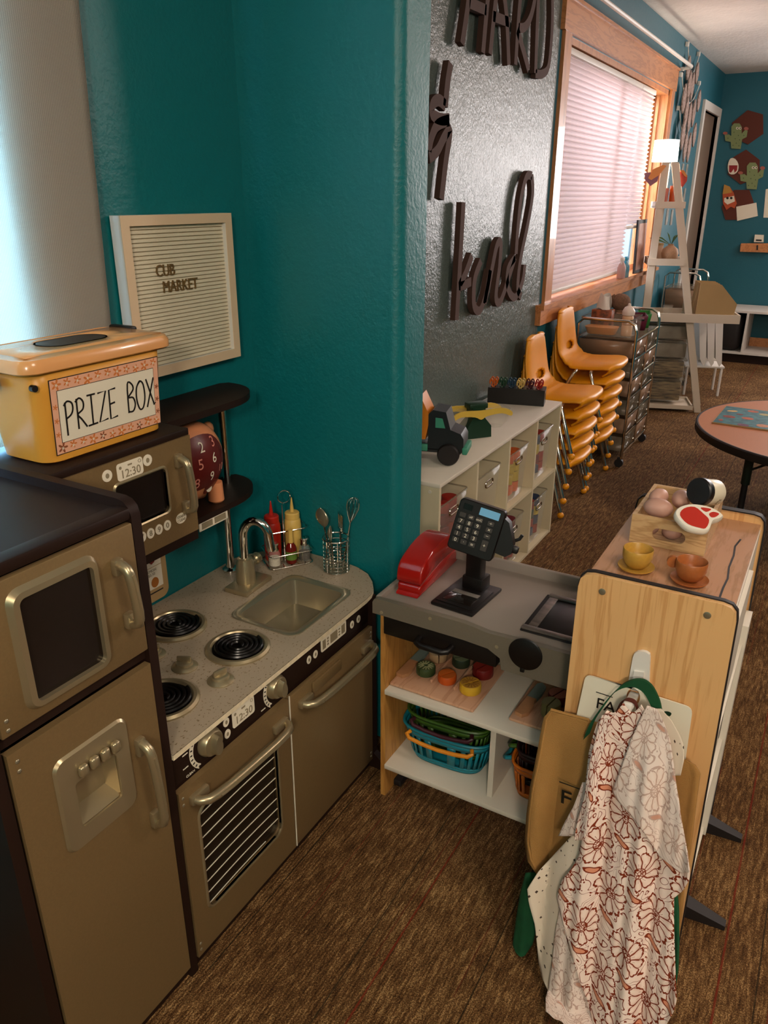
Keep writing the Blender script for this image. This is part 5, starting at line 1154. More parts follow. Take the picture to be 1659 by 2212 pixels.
# toy truck
t = thing('toy_truck', 'dark toy dump truck with an orange bed, by the partition on the cubby shelf', 'toy truck', (-1.13, 2.30, cz)); T = Tr(-1.134, 2.33, cz + .001) @ Rt('Z', -75)
M['truck'] = mat('dark_truck_plastic', '#1d2022', .4); M['mint'] = mat('mint_plastic', '#3f8f74', .45); M['hub'] = mat('grey_hub', '#8b8170', .5); M['truckorange'] = mat('orange_truck_bed', '#d97f1f', .4)
# the truck points along +y; cab at its front
m = MB(T).rbox(-.05, .05, -.13, .10, .04, .062, .006).prism([(-.015, .06), (-.015, .175), (.0, .19), (.045, .185), (.062, .125), (.098, .112), (.108, .095), (.108, .05), (-.015, .05)], 0, -.050, .050); m.build('cab', 'truck', t)
MB(T).prism([(.004, .125), (.004, .17), (.038, .168), (.050, .125)], 0, -.0515, .0515).build('side_window', 'pane', t)
MB(T).prism([(.01, .13), (.01, .165), (.034, .163), (.044, .13)], 0, -.0522, .0522).build('window_glass', 'mint', t)
MB(T).rbox(-.052, .052, .104, .122, .040, .066, .004).build('front_bumper', 'mint', t); MB(T).rbox(.046, .056, -.06, -.015, .045, .07, .003).build('side_step', 'mint', t)
MB(T).prism([(-.14, .085), (-.025, .085), (-.010, .165), (-.045, .235), (-.065, .215), (-.14, .13)], 0, -.048, .048).build('dump_bed', 'truckorange', t)
for yy in (.058, -.085):
    for s in (1, -1):
        w_ = MB(T @ Tr(s * .052, yy, .0385) @ Rt('Y', 90)).lathe([(.022, -.014), (.034, -.014), (.038, -.008), (.038, .008), (.034, .014), (.022, .014)], seg=26).build('wheel', 'rubber', t)
        MB(T @ Tr(s * .052, yy, .0385) @ Rt('Y', 90)).lathe([(.001, -.013), (.022, -.013), (.022, .013), (.001, .013)], seg=20).build('hub', 'hub', w_)
# bucket balance
t = thing('bucket_balance', 'green toy balance scale with clear buckets and a yellow beam on the cubby shelf', 'balance scale', (-1.16, 2.70, cz)); T = Tr(-1.128, 2.668, cz + .001) @ Rt('Z', 52) @ Matrix.Scale(.88, 4)
MB(T).loft([[(-.06, -.04, 0), (.06, -.04, 0), (.06, .04, 0), (-.06, .04, 0)], [(-.058, -.038, .05), (.058, -.038, .05), (.058, .038, .05), (-.058, .038, .05)], [(-.03, -.03, .085), (.03, -.03, .085), (.03, .03, .085), (-.03, .03, .085)], [(-.03, -.03, .135), (.03, -.03, .135), (.03, .03, .135), (-.03, .03, .135)]]).build('stand', 'darkgreen', t)
MB(T).rbox(-.045, .045, -.028, .028, .125, .15, .006).build('pointer_housing', 'darkgreen', t)
M['beam'] = mat('yellow_beam_plastic', '#d2b04a', .4)
for s in (1, -1):
    pp = crom([(-.150, .098), (-.10, .128), (0, .125), (.10, .128), (.150, .108), (.148, .088), (.10, .104), (.03, .098), (.0, .085), (-.03, .098), (-.10, .104), (-.148, .080)], 3, True)
    MB(T).prism(pp, 1, s * .048 - .003, s * .048 + .003).build('beam', 'beam', t)
for s in (1, -1):
    ir = lambda k, z, s=s: [(x, y, z) for x, y in rrect(s * .10 - .055 + k, s * .10 + .055 - k, -.045 + k * .7, .045 - k * .7, .02, 4)]
    m = MB(T).loft([ir(.030, .035), ir(.012, .06), ir(0, .118)], cap=False); m.add(ir(.030, .035), [tuple(range(20))]); m.build('bucket', 'clear', t, thick=.0025)
# scissors in a black block
SB = thing('scissors_block', 'black block holding coloured scissors on the cubby shelf end', 'scissors holder', (-1.18, 3.24, cz)); TB = Tr(-1.178, 3.245, cz + .001) @ Rt('Z', 14)
m = MB(TB).box(-.125, .125, -.045, -.041, 0, .066).box(-.125, .125, .041, .045, 0, .066).box(-.125, -.121, -.041, .041, 0, .066).box(.121, .125, -.041, .041, 0, .066).box(-.121, .121, -.041, .041, 0, .003)
xs = [-.125] + [v for i in range(6) for v in (-.105 + i * .040 - .012, -.105 + i * .040 + .012)] + [.125]; ys = [-.045, -.029, -.015, .015, .029, .045]
for a in range(len(xs) - 1):
    for b_ in range(5):
        if not (a % 2 == 1 and b_ in (1, 3)): m.box(xs[a], xs[a + 1], ys[b_], ys[b_ + 1], .066, .070)
m.build('block', 'black', SB)
MB(TB).rbox(.1255, .127, -.035, .035, .055, .062, .0005).build('label_edge', 'steel', SB)
SC = [('orange', '#d0601a'), ('dark green', '#17402a'), ('navy blue', '#173a52'), ('cream yellow', '#d6b264'), ('plum', '#4a1420'), ('red', '#a01a12')]
for i, (cn, cc) in enumerate(SC):
    M['sc' + cn] = mat(cn.replace(' ', '_') + '_handle_plastic', cc, .3, coat=.3)
    for j, dy in enumerate((-.022, .022)):
        x = -.105 + i * .040; t = thing('scissors', '%s handled scissors in the %s row of the black block' % (cn, 'near' if j == 0 else 'wall side'), 'scissors', (0, 0, 0)); t.location = TB @ Vector((x, dy, .06))
        Ts = TB @ Tr(x, dy, .0705)
        for s in (-1, 1):
            MB(Ts).tube([(s * .0035, 0, -.018), (s * .0035, 0, .004)] + [(s * .0092 + .0062 * cos(a), 0, .020 + .014 * sin(a)) for a in [radians(-110 + 330 * k / 14) for k in range(15)]], .0032, 8).build('handle', 'sc' + cn, t)
        MB(Ts).rbox(-.004, .004, -.001, .001, -.025, .002, .0005).build('blade', 'steel', t)
# two red handled scissors seen end-on in the block's side
# ---------------------------------------------------------------- stacked chairs
def make_chair():
    "child chair facing +x, origin on the floor at its centre"
    t = thing('stacking_chair', '', 'chair', (0, 0, 0))
    # side profile of the shell: front edge -> seat -> back
    prof = [(.160, .268), (.170, .288), (.155, .304), (.11, .308), (.04, .302), (-.05, .298), (-.10, .306), (-.128, .335), (-.142, .385), (-.152, .45), (-.160, .525), (-.166, .552)]
    hw = [.160, .166, .172, .178, .182, .178, .168, .160, .156, .148, .125, .075]
    pr = crom(prof, 4); n = len(pr)
    def f(u, v):
        k = v * (n - 1); i = min(int(k), n - 2); fr = k - i; x = lerp(pr[i][0], pr[i + 1][0], fr); z = lerp(pr[i][1], pr[i + 1][1], fr)
        kk = v * (len(hw) - 1); j = min(int(kk), len(hw) - 2); w_ = lerp(hw[j], hw[j + 1], kk - j)
        if v > .93: w_ = .148 * sqrt(max(1 - ((v - .88) / .125) ** 2, .04))
        s = 2 * u - 1; e = abs(s) ** 5
        edge = (.032 if v < .5 else .020) * e
        nx = 0 if v < .45 else 1
        if v < .22: x -= .060 * (1 - v / .22) ** .6 * abs(s) ** 3.5
        return (x + (.006 * s * s - edge * .9 if v > .55 else 0), w_ * s, z - (edge if v < .55 else 0) - (.006 * (1 - s * s) if v < .45 else 0))
    m = MB(); nu, nv = 26, 70
    m.grid(f, nu, nv); m.uv = {}
    # oval opening at the foot of the back
    keep = []
    for fc in m.f:
        c = sum((Vector(m.v[i]) for i in fc), Vector()) / 4
        if not (((c.y) / .060) ** 2 + ((c.z - .357) / .022) ** 2 < 1 and c.x < -.11): keep.append(fc)
    m.f = keep
    m.build('shell', 'orange', t, world=False, thick=.009)
    for s in (-1, 1):
        for xt, xf in ((.045, .120), (-.028, -.155)):
            MB().tube([(xt, s * .130, .284), (xt, s * .172, .263), (xt + (xf - xt) * .03, s * .190, .256), (xt + (xf - xt) * .09, s * .198, .246), (xf, s * .198, .03)], .009, 10).build('leg', 'chrome', t, world=False)
            MB().ball((xf + (.003 if xf > 0 else -.006), s * .200, .0172), .017, 14).build('foot_cap', 'orange', t, world=False)
    for xt in (.045, -.028): MB().tube([(xt, -.130, .284), (xt, .130, .284)], .0085, 8).build('seat_frame', 'chrome', t, world=False)
    return t
ch0 = make_chair(); first = True
ordw = {0: 'lowest', 1: 'second from the floor', 2: 'third from the floor', 3: 'fourth from the floor', 4: 'just below the topmost'}
for (cyy, n_, where) in ((3.745, 5, 'stack beside the cubby shelf'), (4.19, 6, 'taller stack beside the drawer cart')):
    for k_ in range(n_):
        lab = 'orange child chair, %s in the %s' % ('topmost' if k_ == n_ - 1 else ordw[k_], where)
        loc = (-1.137 + .0065 * k_, cyy, .0785 * k_); grp = 'orange chairs in the ' + where
        if first: ch0.location = loc; ch0['label'] = lab; ch0['group'] = grp; first = False
        else: dup(ch0, loc, 0, lab, grp)
# ---------------------------------------------------------------- drawer cart
def cart(x0, x1, y0, y1, ztop, rows, cols, label, hand=.10):
    t = thing('drawer_cart', label, 'drawer cart', ((x0 + x1) / 2, (y0 + y1) / 2, 0)); zb = .085; r = .0085
    for y in (y0, y1):
        MB().tube([(x0, y, .05), (x0, y, ztop + hand - .03), (x0 + .03, y, ztop + hand), (x1 - .05, y, ztop + hand), (x1 - .012, y, ztop + hand - .02), (x1, y, ztop + hand - .06), (x1, y, .05)], r, 10).build('end_frame', 'chrome', t)
    m = MB()
    hs = [ztop - .005 - (ztop - zb) * k_ / rows for k_ in range(rows + 1)]
    for z in hs:
        for x in (x0, x1): m.tube([(x, y0, z), (x, y1, z)], .0055, 8)
    for k_ in range(1, cols): y = lerp(y0, y1, k_ / cols); m.tube([(x1, y, zb), (x1, y, ztop)], .0055, 8)
    m.build('rails', 'chrome', t)
    MB().box(x0 + .01, x1 - .01, y0 + .01, y1 - .01, ztop - .004, ztop).build('top_tray', 'smoke', t)
    for i in range(rows):
        for k_ in range(cols):
            a = lerp(y0, y1, k_ / cols) + .014; b_ = lerp(y0, y1, (k_ + 1) / cols) - .014; zt = hs[i] - .012; zl = hs[i + 1] + .008
            m = MB(); o = lambda e, z: [(x0 + .012 + e, a + e, z), (x1 + .002 - e, a + e, z), (x1 + .002 - e, b_ - e, z), (x0 + .012 + e, b_ - e, z)]
            m.loft([o(.010, zl), o(0, zt)], cap=False); m.add(o(.010, zl), [(0, 1, 2, 3)])
            d = m.build('drawer', 'smoke' if (i + k_) % 2 else 'drawerp', t, thick=.002)
            MB().lathe([(.003, 0), (.003, .012), (.0075, .016), (.0085, .021), (.006, .026), (.001, .027)], (x1 + .002, (a + b_) / 2, (zt * .6 + zl * .4)), 12, Rt('Y', 90)).build('knob', 'chrome', d)
    for x in (x0 + .02, x1 - .01):
        for y in (y0, y1):
            w_ = MB().rbox(x - .012, x + .012, y - .008, y + .008, .04, .06, .003).cyl((x, y - .012, .026), (x, y + .012, .026), .0255, 16).build('caster', 'rubber', t)
    return t
M['drawerp'] = mat('peach_tinted_drawer', '#a8866a', .25, alpha=.72, spec=.7)
cart(-1.29, -.955, 4.50, 5.10, .752, 6, 2, 'chrome framed drawer cart with clear drawers and small knobs, beside the chair stacks')
# drawer contents and things on the cart
ZT = .7535
t = thing('acrylic_tray', 'clear rimmed tray holding odds and ends on the drawer cart', 'tray', (-1.12, 4.66, ZT)); m = MB()
o = lambda e, z: [(-1.285 + e, 4.535 + e, z), (-.995 - e, 4.535 + e, z), (-.995 - e, 4.79 - e, z), (-1.285 + e, 4.79 - e, z)]
m.loft([o(.006, ZT + .001), o(0, ZT + .10)], cap=False); m.add(o(.006, ZT + .001), [(0, 1, 2, 3)]); m.build('tray_walls', 'clear', t, thick=.002); MB().tube(o(0, ZT + .10), .003, 6, True).build('rim', 'chrome', t)
M['dough'] = mat('orange_tray_plastic', '#d08a48', .4); m = MB(); m.loft([[(x, y, z) for x, y in rrect(-1.272 + e, -1.085 - e, 4.55 + e, 4.66 - e, .03)] for z, e in ((ZT + .004, .015), (ZT + .045, 0))], cap=True)
tag(m.build('orange_dish', 'dough'), 'shallow orange dish at the front of the clear tray on the cart', 'dish')
t = thing('tissue_box', 'patterned tissue box with a white tissue on the drawer cart', 'tissue box', (-1.21, 4.74, ZT)); M['tissuebox'] = mat('dark_floral_box', '#3c2a20', .5, c2='#a3552f', vs=35)
MB().rbox(-1.275, -1.155, 4.70, 4.775, ZT + .003, ZT + .125, .003).build('box', 'tissuebox', t)
m = MB(); m.grid(lambda u, v: (-1.215 + (.035 + .02 * v) * cos(2 * pi * u) * (1 - .35 * v) + .008 * sin(9 * u + 3 * v), 4.735 + .022 * sin(2 * pi * u) * (1 - .5 * v) + .006 * sin(14 * u), ZT + .124 + .085 * v + .010 * sin(2 * pi * u * 2)), 24, 6); m.build('tissue', 'whitepaint', t)
M['plush'] = mat('brown_plush', '#7b5a44', .95, bump=.8, bs=250, var=.2, vs=80)
t = thing('plush_dog', 'brown plush toy with a long drooping ear on the drawer cart', 'plush toy', (-1.15, 4.87, ZT))
m = MB(); m.ball((-1.150, 4.872, ZT + .155), (.058, .058, .052), 20); m.ball((-1.148, 4.875, ZT + .069), (.05, .05, .066), 16); m.build('body', 'plush', t)
MB().tube([(-1.180, 4.850, ZT + .195), (-1.212, 4.838, ZT + .165), (-1.226, 4.832, ZT + .120), (-1.228, 4.830, ZT + .085)], [.012, .018, .021, .010], 10).build('ear', 'plush', t)
t = thing('baby_bottle', 'toy baby bottle with a pale teat and peach milk on the cart', 'toy bottle', (-1.035, 4.60, ZT)); M['milk'] = mat('peach_milk', '#d3a983', .5); M['teat'] = mat('translucent_teat', '#d8c9bd', .3)
MB().lathe([(.028, 0), (.031, .004), (.031, .055), (.028, .06), (.031, .066), (.031, .105), (.026, .115)], (-1.035, 4.60, ZT + .003), 22).build('bottle', 'milk', t)
MB().lathe([(.027, .113), (.034, .118), (.036, .138), (.024, .160), (.010, .168), (.008, .180), (.001, .183)], (-1.035, 4.60, ZT + .003), 22).build('teat_collar', 'teat', t)
def wedgebin(x, y, mm, label, rz):
    t = thing('desk_bin', label, 'desk bin', (x, y, ZT + .002), radians(rz)); T = wmat(t) @ Matrix.Scale(.8, 4); m = MB(T)
    o = lambda e, za, zb_: [(-.05 + e, -.045 + e, za), (.05 - e, -.045 + e, zb_), (.05 - e, .045 - e, zb_), (-.05 + e, .045 - e, za)]
    m.loft([o(.012, .001, .001), o(0, .12, .105)], cap=False); m.add(o(.012, .001, .001), [(0, 1, 2, 3)]); m.build('tub', mm, t, thick=.004)
    MB(T).rbox(.0475, .053, -.022, .022, .070, .084, .002).build('grip_slot', 'black', t)
M['maroonp'] = mat('maroon_plastic', '#5b1830', .35); M['greenp'] = mat('grass_green_plastic', '#2c7a34', .35)
wedgebin(-1.025, 4.875, 'maroonp', 'maroon desk bin beside the green one on the cart', -65); wedgebin(-1.025, 4.985, 'greenp', 'green desk bin at the far side of the maroon one', -70)
tag(MB().lathe([(.022, 0), (.030, .09), (.031, .115), (.028, .115), (.020, .004), (.001, .004)], (-1.145, 4.995, ZT + .001), 20).build('paper_cup', 'whitepaint'), 'small white cup behind the plush toy on the cart', 'cup')
for i, (y, z, c) in enumerate(((4.56, .70, 'pegs'),)):
    M['peg'] = mat('pale_wood_peg', '#c8ab84', .5)
    for j, (a, b_, r_) in enumerate(((-1.235, .700, 6), (-1.150, .700, -5), (-1.065, .700, 4), (-1.190, .676, 8))):
        tag(MB(Tr(a, 4.535, b_) @ Rt('Y', 90 + r_)).lathe([(.001, -.035), (.004, -.035), (.004, .025), (.008, .03), (.005, .038), (.001, .038)], seg=10).build('wooden_peg', 'peg'), 'pale wooden peg lying in the top drawer of the cart', 'peg', 'wooden pegs in the top cart drawer')
# ---------------------------------------------------------------- ladder shelf, desk board and what they carry
P0 = Vector((-.793, 6.068, 0)); U_ = Vector((.951, .309, 0)); V_ = Vector((-.309, .951, 0))
TL = Matrix(((U_.x, V_.x, 0, P0.x), (U_.y, V_.y, 0, P0.y), (0, 0, 1, 0), (0, 0, 0, 1)))
M['ladderw'] = mat('warm_white_ladder_paint', '#cfc0ab', .5)
t = thing('ladder_shelf', 'white A-frame ladder shelf with trays and a deep desk board by the window', 'ladder shelf', tuple(TL @ Vector((-.25, .2, 0))))
def bar(m, a, b_, w_=.024, d_=.016):
    a = Vector(a); b_ = Vector(b_); m.loft([[tuple(p + Vector((s1 * w_, s2 * d_, 0))) for s1, s2 in ((-1, -1), (1, -1), (1, 1), (-1, 1))] for p in (a, b_)])
for v0, du in ((0, 0), (.245, .036)):
    m = MB(TL); bar(m, (-.436 + du, v0, 1.715), (-.452 + du, v0, 0)); m.build('upright_leg', 'ladderw', t); m = MB(TL); bar(m, (-.376 + du, v0, 1.715), (.02 + du, v0, 0)); m.build('slanted_leg', 'ladderw', t)
for nm, u0, u1, z0, z1 in (('shelf', -.470, -.272, 1.425, 1.468), ('shelf', -.470, -.225, 1.048, 1.094), ('desk_board', -.468, .20, .662, .722), ('shelf', -.462, -.02, .02, .05)):
    sh = MB(TL).rbox(u0, u1, -.02 if nm != 'desk_board' else -.03, .265, z0, z0 + .018, .003).build(nm, 'ladderw', t)
    m = MB(TL); m.box(u0, u1, -.022 if nm != 'desk_board' else -.04, -.010 if nm != 'desk_board' else -.026, z0, z1).box(u0, u1, .265, .277, z0, z1).box(u0, u0 + .010, -.02, .265, z0, z1).box(u1 - .012, u1, -.02, .265, z0, z1); m.build('tray_edge', 'ladderw', sh)
def L3(u, v, z): return TL @ Vector((u, v, z))
# lit lamp on top tray
M['lampshade'] = mat('glowing_white_shade', '#fff4e6', .6, emit=6.0)
q = L3(-.430, .132, 1.4445)
t = thing('table_lamp', 'lit table lamp with a white drum shade on the top ladder tray', 'lamp', tuple(q)); 
MB(Tr(*q)).lathe([(.028, 0), (.028, .012), (.010, .02), (.008, .29)], seg=20).build('base', 'whitepaint', t); MB(Tr(*q)).lathe([(.084, .280), (.080, .415)], seg=36, cap=False).build('shade', 'lampshade', t, thick=.003)
pl = bpy.data.lights.new('lamp_bulb', 'POINT'); pl.energy = 9; pl.color = (1, .9, .78); pl.shadow_soft_size = .05; po = bpy.data.objects.new('lamp_bulb', pl); COL.objects.link(po); po.location = q + Vector((0, 0, .34)); 
M['otin'] = mat('orange_enamel', '#c4521a', .3, coat=.3)
q = L3(-.345, .056, 1.4445); tag(MB(Tr(*q)).lathe([(.001, .002), (.033, .002), (.034, .125), (.031, .125), (.030, .006), (.001, .006)], seg=24).build('orange_tin', 'otin'), 'orange tin of dark pencils on the top ladder tray', 'tin')
for i in range(4): p = q + Vector((.014 * cos(i * 1.57), .014 * sin(i * 1.57), .008)); tag(MB().cyl(p, p + Vector((.005 * cos(i * 1.57), .005 * sin(i * 1.57), .15 + .008 * i)), .0035, 6).build('pencil', 'black'), 'dark pencil standing in the orange tin', 'pencil', 'dark pencils in the orange tin')
M['ptin'] = mat('pale_pink_striped_tin', '#d9a59a', .4, c2='#c26a5e', vs=30, stretch=(1, 1, .05))
q = L3(-.420, .054, 1.4445); tag(MB(Tr(*q)).lathe([(.001, .001), (.035, .001), (.035, .11), (.032, .11), (.031, .004), (.001, .004)], seg=24).build('pink_tin', 'ptin'), 'pale pink striped tin behind the near leg on the top ladder tray', 'tin')
def paper(nm, lab, pix, plane_v, mm, cat='paper craft'):
    pts = []
    n_ = V_; o_ = P0 + V_ * plane_v
    pts = [onp(x, y, o_, n_) for x, y in pix]; m = MB(); k_ = len(pts); off = V_ * .004
    m.add([tuple(p) for p in pts] + [tuple(p + off) for p in pts], [tuple(range(k_)), tuple(range(k_, 2 * k_))[::-1]] + [(i, (i + 1) % k_, k_ + (i + 1) % k_, k_ + i) for i in range(k_)])
    return tag(m.build(nm, mm), lab, cat)
M['opaper'] = mat('orange_paper', '#d58a4a', .6); M['mpaper'] = mat('mauve_paper', '#8d5f6c', .6); M['rpaper'] = mat('coral_paper', '#b9463a', .6)
paper('folded_paper', 'orange folded paper hanging at the lamp side of the ladder top', [(1400, 385), (1410, 366), (1432, 356), (1440, 358), (1424, 378), (1407, 389)], -.03, 'opaper')
paper('folded_paper', 'mauve folded paper below the orange one at the ladder top', [(1392, 374), (1404, 372), (1424, 378), (1420, 392), (1405, 402), (1393, 388)], -.02, 'mpaper')
paper('folded_paper', 'coral and orange folded paper past the slanted ladder leg', [(1468, 372), (1476, 367), (1485, 380), (1484, 391), (1474, 405), (1470, 400)], .03, 'rpaper')
paper('folded_paper', 'small orange paper strip above the coral one', [(1468, 367), (1478, 368), (1485, 382), (1480, 382), (1474, 374)], .02, 'opaper')
M['clay'] = mat('speckled_clay', '#a98262', .6, var=.12, vs=120)
q = L3(-.322, .062, 1.0675); t = thing('bud_vase', 'round clay vase with a few green leaves on the middle ladder tray', 'vase', tuple(q))
MB(Tr(*q)).lathe([(.030, 0), (.052, .025), (.060, .058), (.052, .088), (.026, .108), (.018, .114), (.020, .122), (.016, .122), (.012, .112)], seg=30).build('vase', 'clay', t, smooth=60)
M['leafg'] = mat('leaf_green', '#55703f', .5); m = MB()
for dx, dy, dz, l_ in ((-.035, 0, .085, 1), (.055, 0, .085, 1), (-.11, .0, .055, 1), (-.16, .02, .045, 1), (-.13, -.02, .03, 1), (.03, .02, .07, 1)):
    a = Vector(q) + Vector((0, 0, .115)); b_ = a + U_ * dx + V_ * dy + Vector((0, 0, dz)); s = Vector((0, 0, 1)) if abs(dx) > .08 else U_; mid = a.lerp(b_, .6) + Vector((0, 0, .012))
    m.add([tuple(a), tuple(mid + s * .006 + V_ * .002), tuple(b_), tuple(mid - s * .006 + V_ * .002)], [(0, 1, 2, 3)])
m.build('leaves', 'leafg', t, thick=.0015)
M['clayc'] = mat('pale_canister', '#b99578', .55); q = L3(-.400, .165, 1.0675); t = thing('canister', 'pale canister with a wooden lid behind the clay vase', 'canister', tuple(q))
MB(Tr(*q)).lathe([(.040, 0), (.042, .004), (.042, .105), (.040, .108)], seg=24).build('body', 'clayc', t); MB(Tr(*q)).lathe([(.043, .108), (.043, .122), (.001, .123)], seg=24).build('lid', 'cardboard', t)
# magazine files on the desk board
for i, (v0, lab) in enumerate(((-.022, 'cardboard magazine file facing out on the desk board'), (.064, 'cardboard magazine file second in line on the desk board'), (.146, 'cardboard magazine file third in line on the desk board'))):
    t = thing('magazine_file', lab, 'magazine file', tuple(L3(.05, v0, .681)))
    pf_ = [(-.105, .001), (.150, .001), (.166, .115), (.045, .245), (-.095, .250)]
    m = MB(TL @ Tr(0, 0, .6815)); m.prism(pf_, 1, v0, v0 + .003).prism(pf_, 1, v0 + .077, v0 + .080).box(-.104, .150, v0 + .003, v0 + .077, .001, .004).prism([(-.105, .001), (-.095, .25), (-.092, .25), (-.102, .001)], 1, v0 + .003, v0 + .077); m.build('file_box', 'cardboard', t)
t = thing('brochure_holder', 'small clear stand of papers beside the magazine files', 'brochure holder', tuple(L3(-.14, 0, .681)))
MB(TL @ Tr(-.15, .045, .6825) @ Rt('X', -6)).box(-.035, .02, 0, .003, .003, .15).build('paper_sheet', 'grime', t); MB(TL @ Tr(-.15, .030, .6815)).box(-.045, .03, 0, .002, 0, .05).box(-.045, .03, 0, .05, 0, .002).build('clear_stand', 'clear', t)
t = thing('glass_dish', 'clear glass cup on a saucer on the desk board', 'glass dish', tuple(L3(-.28, .10, .682))); MB(Tr(*L3(-.28, .10, .682))).lathe([(.04, 0), (.062, .008), (.064, .011), (.03, .003)], seg=24, cap=False).build('saucer', 'clear', t, thick=.002); MB(Tr(*L3(-.28, .10, .689))).lathe([(.022, 0), (.035, .05), (.036, .075)], seg=24, cap=False).build('cup', 'clear', t, thick=.002)
# stacked clear storage boxes under the ladder
M['strawfill'] = mat('boxed_straw_and_paper', '#8d7650', .9, c2='#3a2c18', vs=12, stretch=(1, 1, 6), bump=.5, bs=30); M['dimfill'] = mat('boxed_papers', '#6d6350', .8, c2='#8d8372', vs=9); 
for z0, z1, mm, lab in ((.065, .235, 'strawfill', 'lowest clear box of straw coloured filling under the ladder shelf'), (.240, .385, 'strawfill', 'second clear box of straw coloured filling under the ladder shelf'), (.390, .52, 'dimfill', 'clear box of papers and a yellow pad under the ladder shelf'), (.525, .645, 'dimfill', 'topmost clear box under the desk board')):
    t = thing('storage_box', lab, 'storage box', tuple(L3(-.23, .2, z0)))
    MB(TL).rbox(-.385, -.115, .04, .205, z0 + .004, z1 - .022, .01).build('filling', mm, t)
    MB(TL).rbox(-.395, -.105, .03, .215, z0, z1 - .014, .008).build('tub', 'clear', t); MB(TL).rbox(-.402, -.098, .022, .222, z1 - .014, z1 - .001, .004).build('lid', 'smoke', t)
# white file rack past the ladder's foot
t = thing('file_rack', 'white slanted magazine racks standing beyond the ladder foot', 'file rack', tuple(L3(.15, .75, .25)))
for k_ in range(3):
    m = MB(TL @ Tr(.02 + k_ * .06, .55, 0)); m.prism([(0, .66), (.062, .66), (.110, .27), (.095, .24), (.060, .30)], 1, 0, .012); m.prism([(0, .66), (.012, .66), (.072, .30), (.060, .30)], 1, .012, .25).build('file_divider', 'whitepaint', t)
MB(TL).box(.0, .26, .80, .81, .24, .66).rbox(-.02, .28, .56, .81, .225, .24, .003).build('rack_back', 'whitepaint', t)
for uu in (0, .26):
    for vv in (.57, .80): MB(TL).cyl((uu, vv, .0), (uu, vv, .24), .010, 8).build('rack_leg', 'whitepaint', t)
cart(-1.30, -1.02, 6.95, 7.35, .80, 4, 1, 'second chrome drawer cart glimpsed behind the ladder shelf', .12)
# ---------------------------------------------------------------- window sill things
zs = WZ0 + .0125
t = thing('picture_frame', 'dark framed pale picture leaning on the window sill behind the short blind', 'picture frame', (-1.36, 6.05, zs)); 
MB(Tr(-1.318, 5.88, zs + .001) @ Rt('Y', -2)).box(-.012, 0, 0, .28, 0, .36).build('frame', 'black', t); M['pict'] = mat('pinkish_picture', '#c9a294', .5, c2='#b5806c', vs=10); MB(Tr(-1.318, 5.88, zs + .001) @ Rt('Y', -2)).box(0, .002, .03, .265, .02, .335).build('picture', 'pict', t)
M['bluel'] = mat('blue_liquid', '#2f93ad', .15, alpha=.75); M['pinkl'] = mat('pinkish_liquid', '#cfa6a0', .2, alpha=.8); M['bluep'] = mat('bright_blue_plastic', '#2ba7cf', .35)
for yy, lq, tp, lab in ((5.50, 'pinkl', 'whitepaint', 'spray bottle with pinkish liquid and white trigger on the window sill'), (5.60, 'bluel', 'bluep', 'blue spray bottle just behind the pinkish one on the sill')):
    t = thing('spray_bottle', lab, 'spray bottle', (-1.318, yy, zs)); MB(Tr(-1.318, yy, zs + .0005)).lathe([(.026, 0), (.028, .004), (.028, .07), (.018, .095), (.011, .105), (.011, .115)], seg=20).build('bottle', lq, t)
    MB(Tr(-1.318, yy, zs)).rbox(-.009, .012, -.03, .018, .112, .135, .004).rbox(-.004, .004, -.028, -.018, .09, .114, .003).build('trigger_head', tp, t)
# ---------------------------------------------------------------- round table
TZ = .457; tc_ = Vector((.112, 4.166)); TRad = .640
t = thing('round_table', 'round child table with a brown top, black edge and green legs', 'table', (tc_.x, tc_.y, 0)); M['ttop'] = mat('brown_laminate', '#ad6f48', .6, var=.05, vs=200)
MB(Tr(tc_.x, tc_.y, 0)).lathe([(.001, TZ - .004), (TRad - .012, TZ - .004), (TRad - .012, TZ), (.001, TZ)], seg=96).build('tabletop', 'ttop', t)
MB(Tr(tc_.x, tc_.y, 0)).lathe([(TRad - .03, TZ - .038), (TRad - .004, TZ - .040), (TRad, TZ - .034), (TRad, TZ - .004), (TRad - .006, TZ + .001), (TRad - .013, TZ + .0005), (TRad - .013, TZ - .005), (.001, TZ - .006), (.001, TZ - .03)][::1], seg=96, cap=False).build('edge_band', 'rubber', t)
M['legg'] = mat('dark_green_enamel', '#12241b', .35)
for a in (262, 190, 120, 340): 
    p = Vector((tc_.x + .36 * cos(radians(a)), tc_.y + .36 * sin(radians(a)), 0)); l = MB().cyl((p.x, p.y, .15), (p.x, p.y, TZ - .03), .022, 16).build('leg', 'legg', t)
    MB().cyl((p.x, p.y, .015), (p.x, p.y, .17), .016, 14).build('leg_insert', 'rubber', l); MB().cyl((p.x, p.y, 0), (p.x, p.y, .018), .019, 14).build('glide', 'chrome', l)
for a in (262, 190):
    p = Vector((tc_.x + .36 * cos(radians(a)), tc_.y + .36 * sin(radians(a)), .22)); MB().cyl(p, (tc_.x + .12 * cos(radians(a + 60)), tc_.y + .12 * sin(radians(a + 60)), TZ - .035), .006, 8).build('brace', 'rubber', t)
t = thing('puzzle_board', 'flat picture board of painted fruit on a teal ground on the table', 'puzzle', (-.2, 4.2, TZ)); zb_ = TZ + .0015
cn = [on(1538, 914, Z, zb_), on(1659, 931, Z, zb_), on(1720, 905, Z, zb_), on(1568, 879, Z, zb_)]; cn[2] = cn[1] + (cn[3] - cn[0])
cn[1] = cn[0] + (cn[1] - cn[0]) * 1.6; cn[2] = cn[3] + (cn[1] - cn[0])
